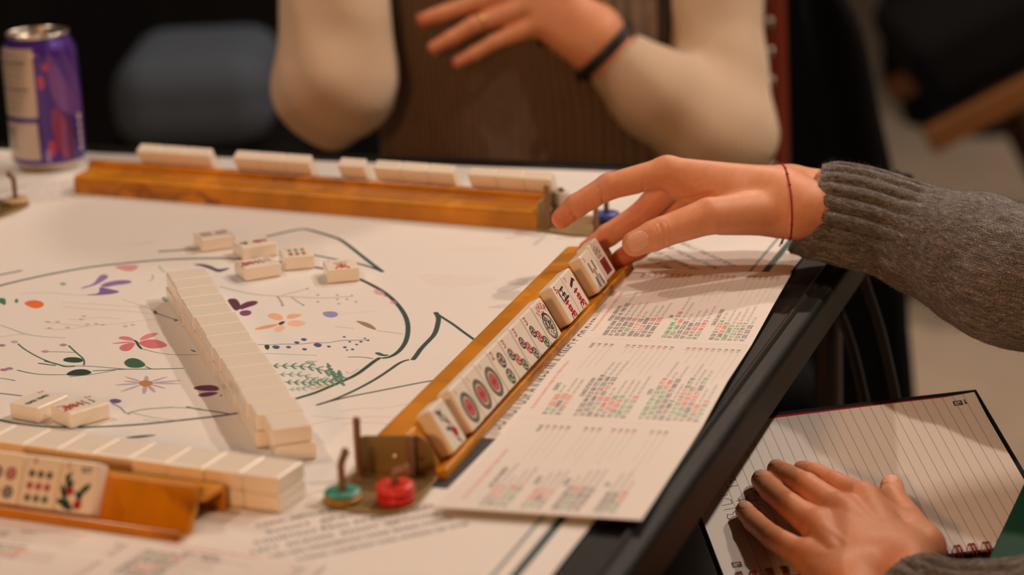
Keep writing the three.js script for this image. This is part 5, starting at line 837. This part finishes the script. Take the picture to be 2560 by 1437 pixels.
const cuffB = [109, 40.5, -2308.5], armB = unit([94, 57, -2311], [130, 18, -2305]);
mesh('shirt', nets((x, y, z) => { const px = x - cuffB[0], py = y - cuffB[1], pz = z - cuffB[2], d = shirtF(x, y, z) + fold(x, y, z) * 0.55; return px * px + py * py + pz * pz < 4200 ? Math.max(d, -(px * armB[0] + py * armB[1] + pz * armB[2])) : d; }, [-270, -380, -2680], [340, 440, -2230], 7), cream, playerB);
const vestTex = noiseCanvas(512, 128, (i, j) => { const s = 0.5 + 0.5 * Math.sin(i / 512 * Math.PI * 2 * 14), k = 0.78 + 0.22 * s + 0.3 * (fbm(i / 6, j / 18, 3) - 0.5); return [136 * k, 112 * k, 92 * k]; });
const vestMat = phy({ map: tex(vestTex, true, [9, 9]), roughness: 0.95, sheen: 0.4, sheenColor: lin(0.35, 0.28, 0.22), bumpMap: tex(noiseCanvas(512, 16, (i) => { const v = 128 + 120 * Math.sin(i / 512 * Math.PI * 2 * 14); return [v, v, v]; }), false, [9, 1]), bumpScale: 0.002 });
const vestF = blend([cone([-8, -240, -2440], [-6, 80, -2445], 122, 124), cone([60, -240, -2440], [62, 80, -2450], 122, 126), cone([30, 80, -2450], [40, 280, -2510], 132, 122), cone([-100, 330, -2510], [180, 330, -2510], 66, 66)], 40);
mesh('vest', nets((x, y, z) => vestF(x, y, z) + 2.4 * Math.sin(x / 34 + y / 60) + 1.5 * Math.sin(y / 40 - x / 22), [-180, -320, -2690], [240, 400, -2310], 10), vestMat, playerB);

mesh('trousers', nets(blend([cone([-60, -230, -2480], [-80, -240, -2100], 90, 66), cone([120, -230, -2480], [130, -240, -2100], 90, 66), cone([-80, -240, -2100], [-80, -640, -2120], 58, 44), cone([130, -240, -2100], [130, -640, -2120], 58, 44), cone([-40, -240, -2480], [100, -240, -2480], 105, 105)], 26), [-200, -720, -2620], [260, -110, -2010], 15), darkCloth, playerB);
{
  const c = [102, 48, -2310], ax = unit([94, 57, -2311], [130, 18, -2305]), A = new THREE.Vector3(...ax), U = new THREE.Vector3(0, 0, 1).addScaledVector(A, -A.z).normalize(), W = new THREE.Vector3().crossVectors(A, U), pts = [];
  for (let k = 0; k < 48; k++) { const t = k / 48 * 2 * Math.PI, d = U.clone().multiplyScalar(Math.cos(t)).addScaledVector(W, Math.sin(t)); let lo = 3, hi = 70; for (let it = 0; it < 22; it++) { const m = (lo + hi) / 2; handB(c[0] + d.x * m, c[1] + d.y * m, c[2] + d.z * m) < 0 ? lo = m : hi = m; } pts.push(V(c[0] + d.x * (hi + 2.5), c[1] + d.y * (hi + 2.5), c[2] + d.z * (hi + 2.5))); }
  const band = new THREE.TubeGeometry(new THREE.CatmullRomCurve3(pts, true), 120, 0.0056, 10, true); mesh('wristband', band, std({ color: lin(0.008, 0.007, 0.007), roughness: 0.5 }), playerB);
  const f = unit(b_.b[2], b_.b[3]), F3 = new THREE.Vector3(...f), pos = mid(b_.b[2], b_.b[3], 0.15), ring = new THREE.TorusGeometry(0.0093, 0.0016, 8, 32); ring.applyQuaternion(new THREE.Quaternion().setFromUnitVectors(AZ, F3)); const p = V(...pos); ring.translate(p.x, p.y, p.z); mesh('ring', ring, std({ color: lin(0.75, 0.5, 0.18), metalness: 1, roughness: 0.25 }), playerB);
}
mesh('hair', nets(blend([cone([40, 560, -2520], [40, 480, -2560], 110, 100), cone([120, 470, -2520], [165, 120, -2400], 60, 34), cone([165, 120, -2400], [160, 40, -2372], 34, 16), cone([-30, 470, -2540], [-60, 200, -2560], 60, 46)], 24), [-150, 10, -2700], [260, 690, -2330], 12), std({ color: lin(0.020, 0.011, 0.007), roughness: 0.6 }), playerB);

// ---------------------------------------------------------------- chairs and the room behind
const redWood = phy({ color: lin(0.20, 0.026, 0.012), roughness: 0.32, clearcoat: 0.5 });
const blackCloth = phy({ color: lin(0.005, 0.005, 0.0055), roughness: 0.95, specularIntensity: 0.2 });
const oak = phy({ color: lin(0.17, 0.06, 0.008), roughness: 0.5 });
const walnut = phy({ color: lin(0.05, 0.018, 0.009), roughness: 0.6, specularIntensity: 0.4 });
function addBox(name, w, h, d, r, x, y, z, mat, parent, ry = 0, rx = 0, rz = 0) { const m = mesh(name, new RoundedBoxGeometry(w, h, d, 3, r), mat, parent); m.position.set(x, y, z); m.rotation.set(rx, ry, rz); return m; }
{ // chair of the player in the vest, dark red leather edge with nail heads
  const g = thing('dining_chair', 'red leather chair with brass nail heads behind the player in the vest', 'chair');
  const p = V(75, 0, -2640); g.position.set(p.x, 0, p.z);
  addBox('seat', 0.46, 0.09, 0.48, 0.03, 0, 0.42, 0.16, blackCloth, g);
  const bk = addBox('backrest', 0.36, 0.56, 0.045, 0.02, 0.03, 0.76, -0.06, blackCloth, g, 0, -0.08);
  for (const px of [-0.165, 0.228]) addBox('back_post', 0.036, 0.60, 0.056, 0.016, px, 0.76, -0.06, redWood, g, 0, -0.08);
  for (let k = 0; k < 16; k++) mesh('nail_head', new THREE.SphereGeometry(0.0048, 10, 6).scale(1, 1, 0.5).translate(0.195, -0.25 + k * 0.033, 0.029), silver, bk);
  for (const [x, z] of [[-0.2, 0.36], [0.2, 0.36], [-0.2, -0.05], [0.2, -0.05]]) addBox('leg', 0.04, 0.42, 0.04, 0.008, x, 0.21, z, walnut, g);
}
{ // coat hung over that chair
  const pts = [[-0.02, 1.0], [-0.005, 0.96], [0.015, 0.86], [0.05, 0.77], [0.085, 0.70], [0.106, 0.6], [0.133, 0.47], [0.14, 0.36], [0.145, 0.14], [0.05, 0.10], [-0.06, 0.12], [-0.07, 0.4], [-0.05, 0.8]];
  const s = new THREE.Shape(); s.moveTo(...pts[0]); s.splineThru(pts.slice(1).concat([pts[0]]).map((p) => new THREE.Vector2(...p)));
  const geo = new THREE.ExtrudeGeometry(s, { depth: 0.10, bevelEnabled: true, bevelThickness: 0.03, bevelSize: 0.02, bevelSegments: 4, curveSegments: 14 });
  const q = geo.attributes.position; for (let i = 0; i < q.count; i++) q.setZ(i, q.getZ(i) + 0.012 * Math.sin(q.getX(i) * 45 + q.getY(i) * 4)); geo.computeVertexNormals();
  const c = mesh('coat', geo, blackCloth); const p = V(308, 0, -2590); c.position.set(p.x + 0.012, 0, -2.92); tag(c, 'black coat hanging over the corner of the red chair', 'coat');
}
{ // chair of the player at the right (outside the frame)
  const g = thing('dining_chair', 'plain dark wooden chair under the player in the charcoal sweater', 'chair'); const p = V(660, 0, -1445); g.position.set(p.x, 0, p.z);
  addBox('seat', 0.46, 0.05, 0.46, 0.015, 0.02, 0.40, 0, walnut, g); addBox('backrest', 0.03, 0.42, 0.44, 0.012, 0.25, 0.80, 0, walnut, g);
  for (const [x, z] of [[-0.17, 0.2], [-0.17, -0.2], [0.22, 0.2], [0.22, -0.2]]) addBox('leg', 0.036, 0.38, 0.036, 0.006, x, 0.19, z, walnut, g);
}
// upholstered chair in the dark at the left
const greyBlue = std({ color: lin(0.052, 0.070, 0.098), roughness: 0.9 }), deepBlue = std({ color: lin(0.022, 0.034, 0.05), roughness: 0.9 });
{
  const g = thing('armchair', 'grey-blue upholstered chair standing in the dark behind the can', 'chair'); const p = V(-480, 0, -3900); g.position.set(p.x, 0, p.z);
  addBox('seat', 0.25, 0.15, 0.34, 0.06, 0.0, 0.48, 0.10, greyBlue, g); addBox('backrest', 0.14, 0.34, 0.08, 0.035, 0.02, 0.80, -0.1, deepBlue, g);
  addBox('seat_base', 0.30, 0.10, 0.36, 0.02, 0, 0.35, 0.08, blackCloth, g);
  for (const [x, z] of [[-0.15, 0.22], [0.15, 0.22], [-0.15, -0.1], [0.15, -0.1]]) addBox('leg', 0.03, 0.31, 0.03, 0.005, x, 0.155, z, walnut, g);
}
function darkBackdrop(x, z, w, d, label) {  // added black block that keeps the background dark and hides the pale floor
  const g = thing('dark_backdrop', label, 'table'); g.position.set(x, 0, z); const h = 0.9;
  const prof = new THREE.Shape(); const N = 72, a = []; for (let k = 0; k < N; k++) { const t = k / N * 2 * Math.PI, r = 1 + 0.03 * Math.sin(t * 14); a.push(new THREE.Vector2(Math.sign(Math.cos(t)) * Math.pow(Math.abs(Math.cos(t)), 0.35) * w / 2 * r, Math.sign(Math.sin(t)) * Math.pow(Math.abs(Math.sin(t)), 0.35) * d / 2 * r)); } prof.setFromPoints(a);
  mesh('backdrop_block', new THREE.ExtrudeGeometry(prof, { depth: h, bevelEnabled: true, bevelThickness: 0.01, bevelSize: 0.01, bevelSegments: 2 }).rotateX(-Math.PI / 2).translate(0, 0.012, 0), blackCloth, g);
  return g;
}
darkBackdrop(-1.12, -4.75, 2.0, 0.8, 'added black backdrop block for the dark behind the grey-blue chair');
darkBackdrop(0.27, -4.9, 0.5, 0.7, 'added black backdrop block for the dark behind the player in the vest');
{ // wooden chair with black seat, tipped back before the added dark backdrop
  const g = thing('dining_chair', 'tilted wooden chair with orange-brown seat rail and black seat beyond the coat', 'chair'); g.position.set(0.84, 0.40, -4.05); g.rotation.set(0, 0, 0.46);
  addBox('seat_rail', 0.52, 0.045, 0.03, 0.006, 0.09, 0, 0.2, oak, g); addBox('seat_rail', 0.52, 0.045, 0.03, 0.006, 0.09, 0, -0.2, oak, g);
  addBox('seat', 0.50, 0.13, 0.42, 0.04, 0.11, 0.095, 0, blackCloth, g); addBox('backrest', 0.06, 0.5, 0.42, 0.02, 0.33, 0.42, 0, blackCloth, g);
  for (const [x, z] of [[0.0, 0.19], [0.0, -0.19], [0.31, 0.19], [0.31, -0.19]]) addBox('leg', 0.035, 0.36, 0.035, 0.006, x, -0.2, z, walnut, g);
}
darkBackdrop(1.52, -5.6, 1.15, 0.7, 'added black backdrop block for the dark beyond the wooden chair');

renderer.render(scene, camera);
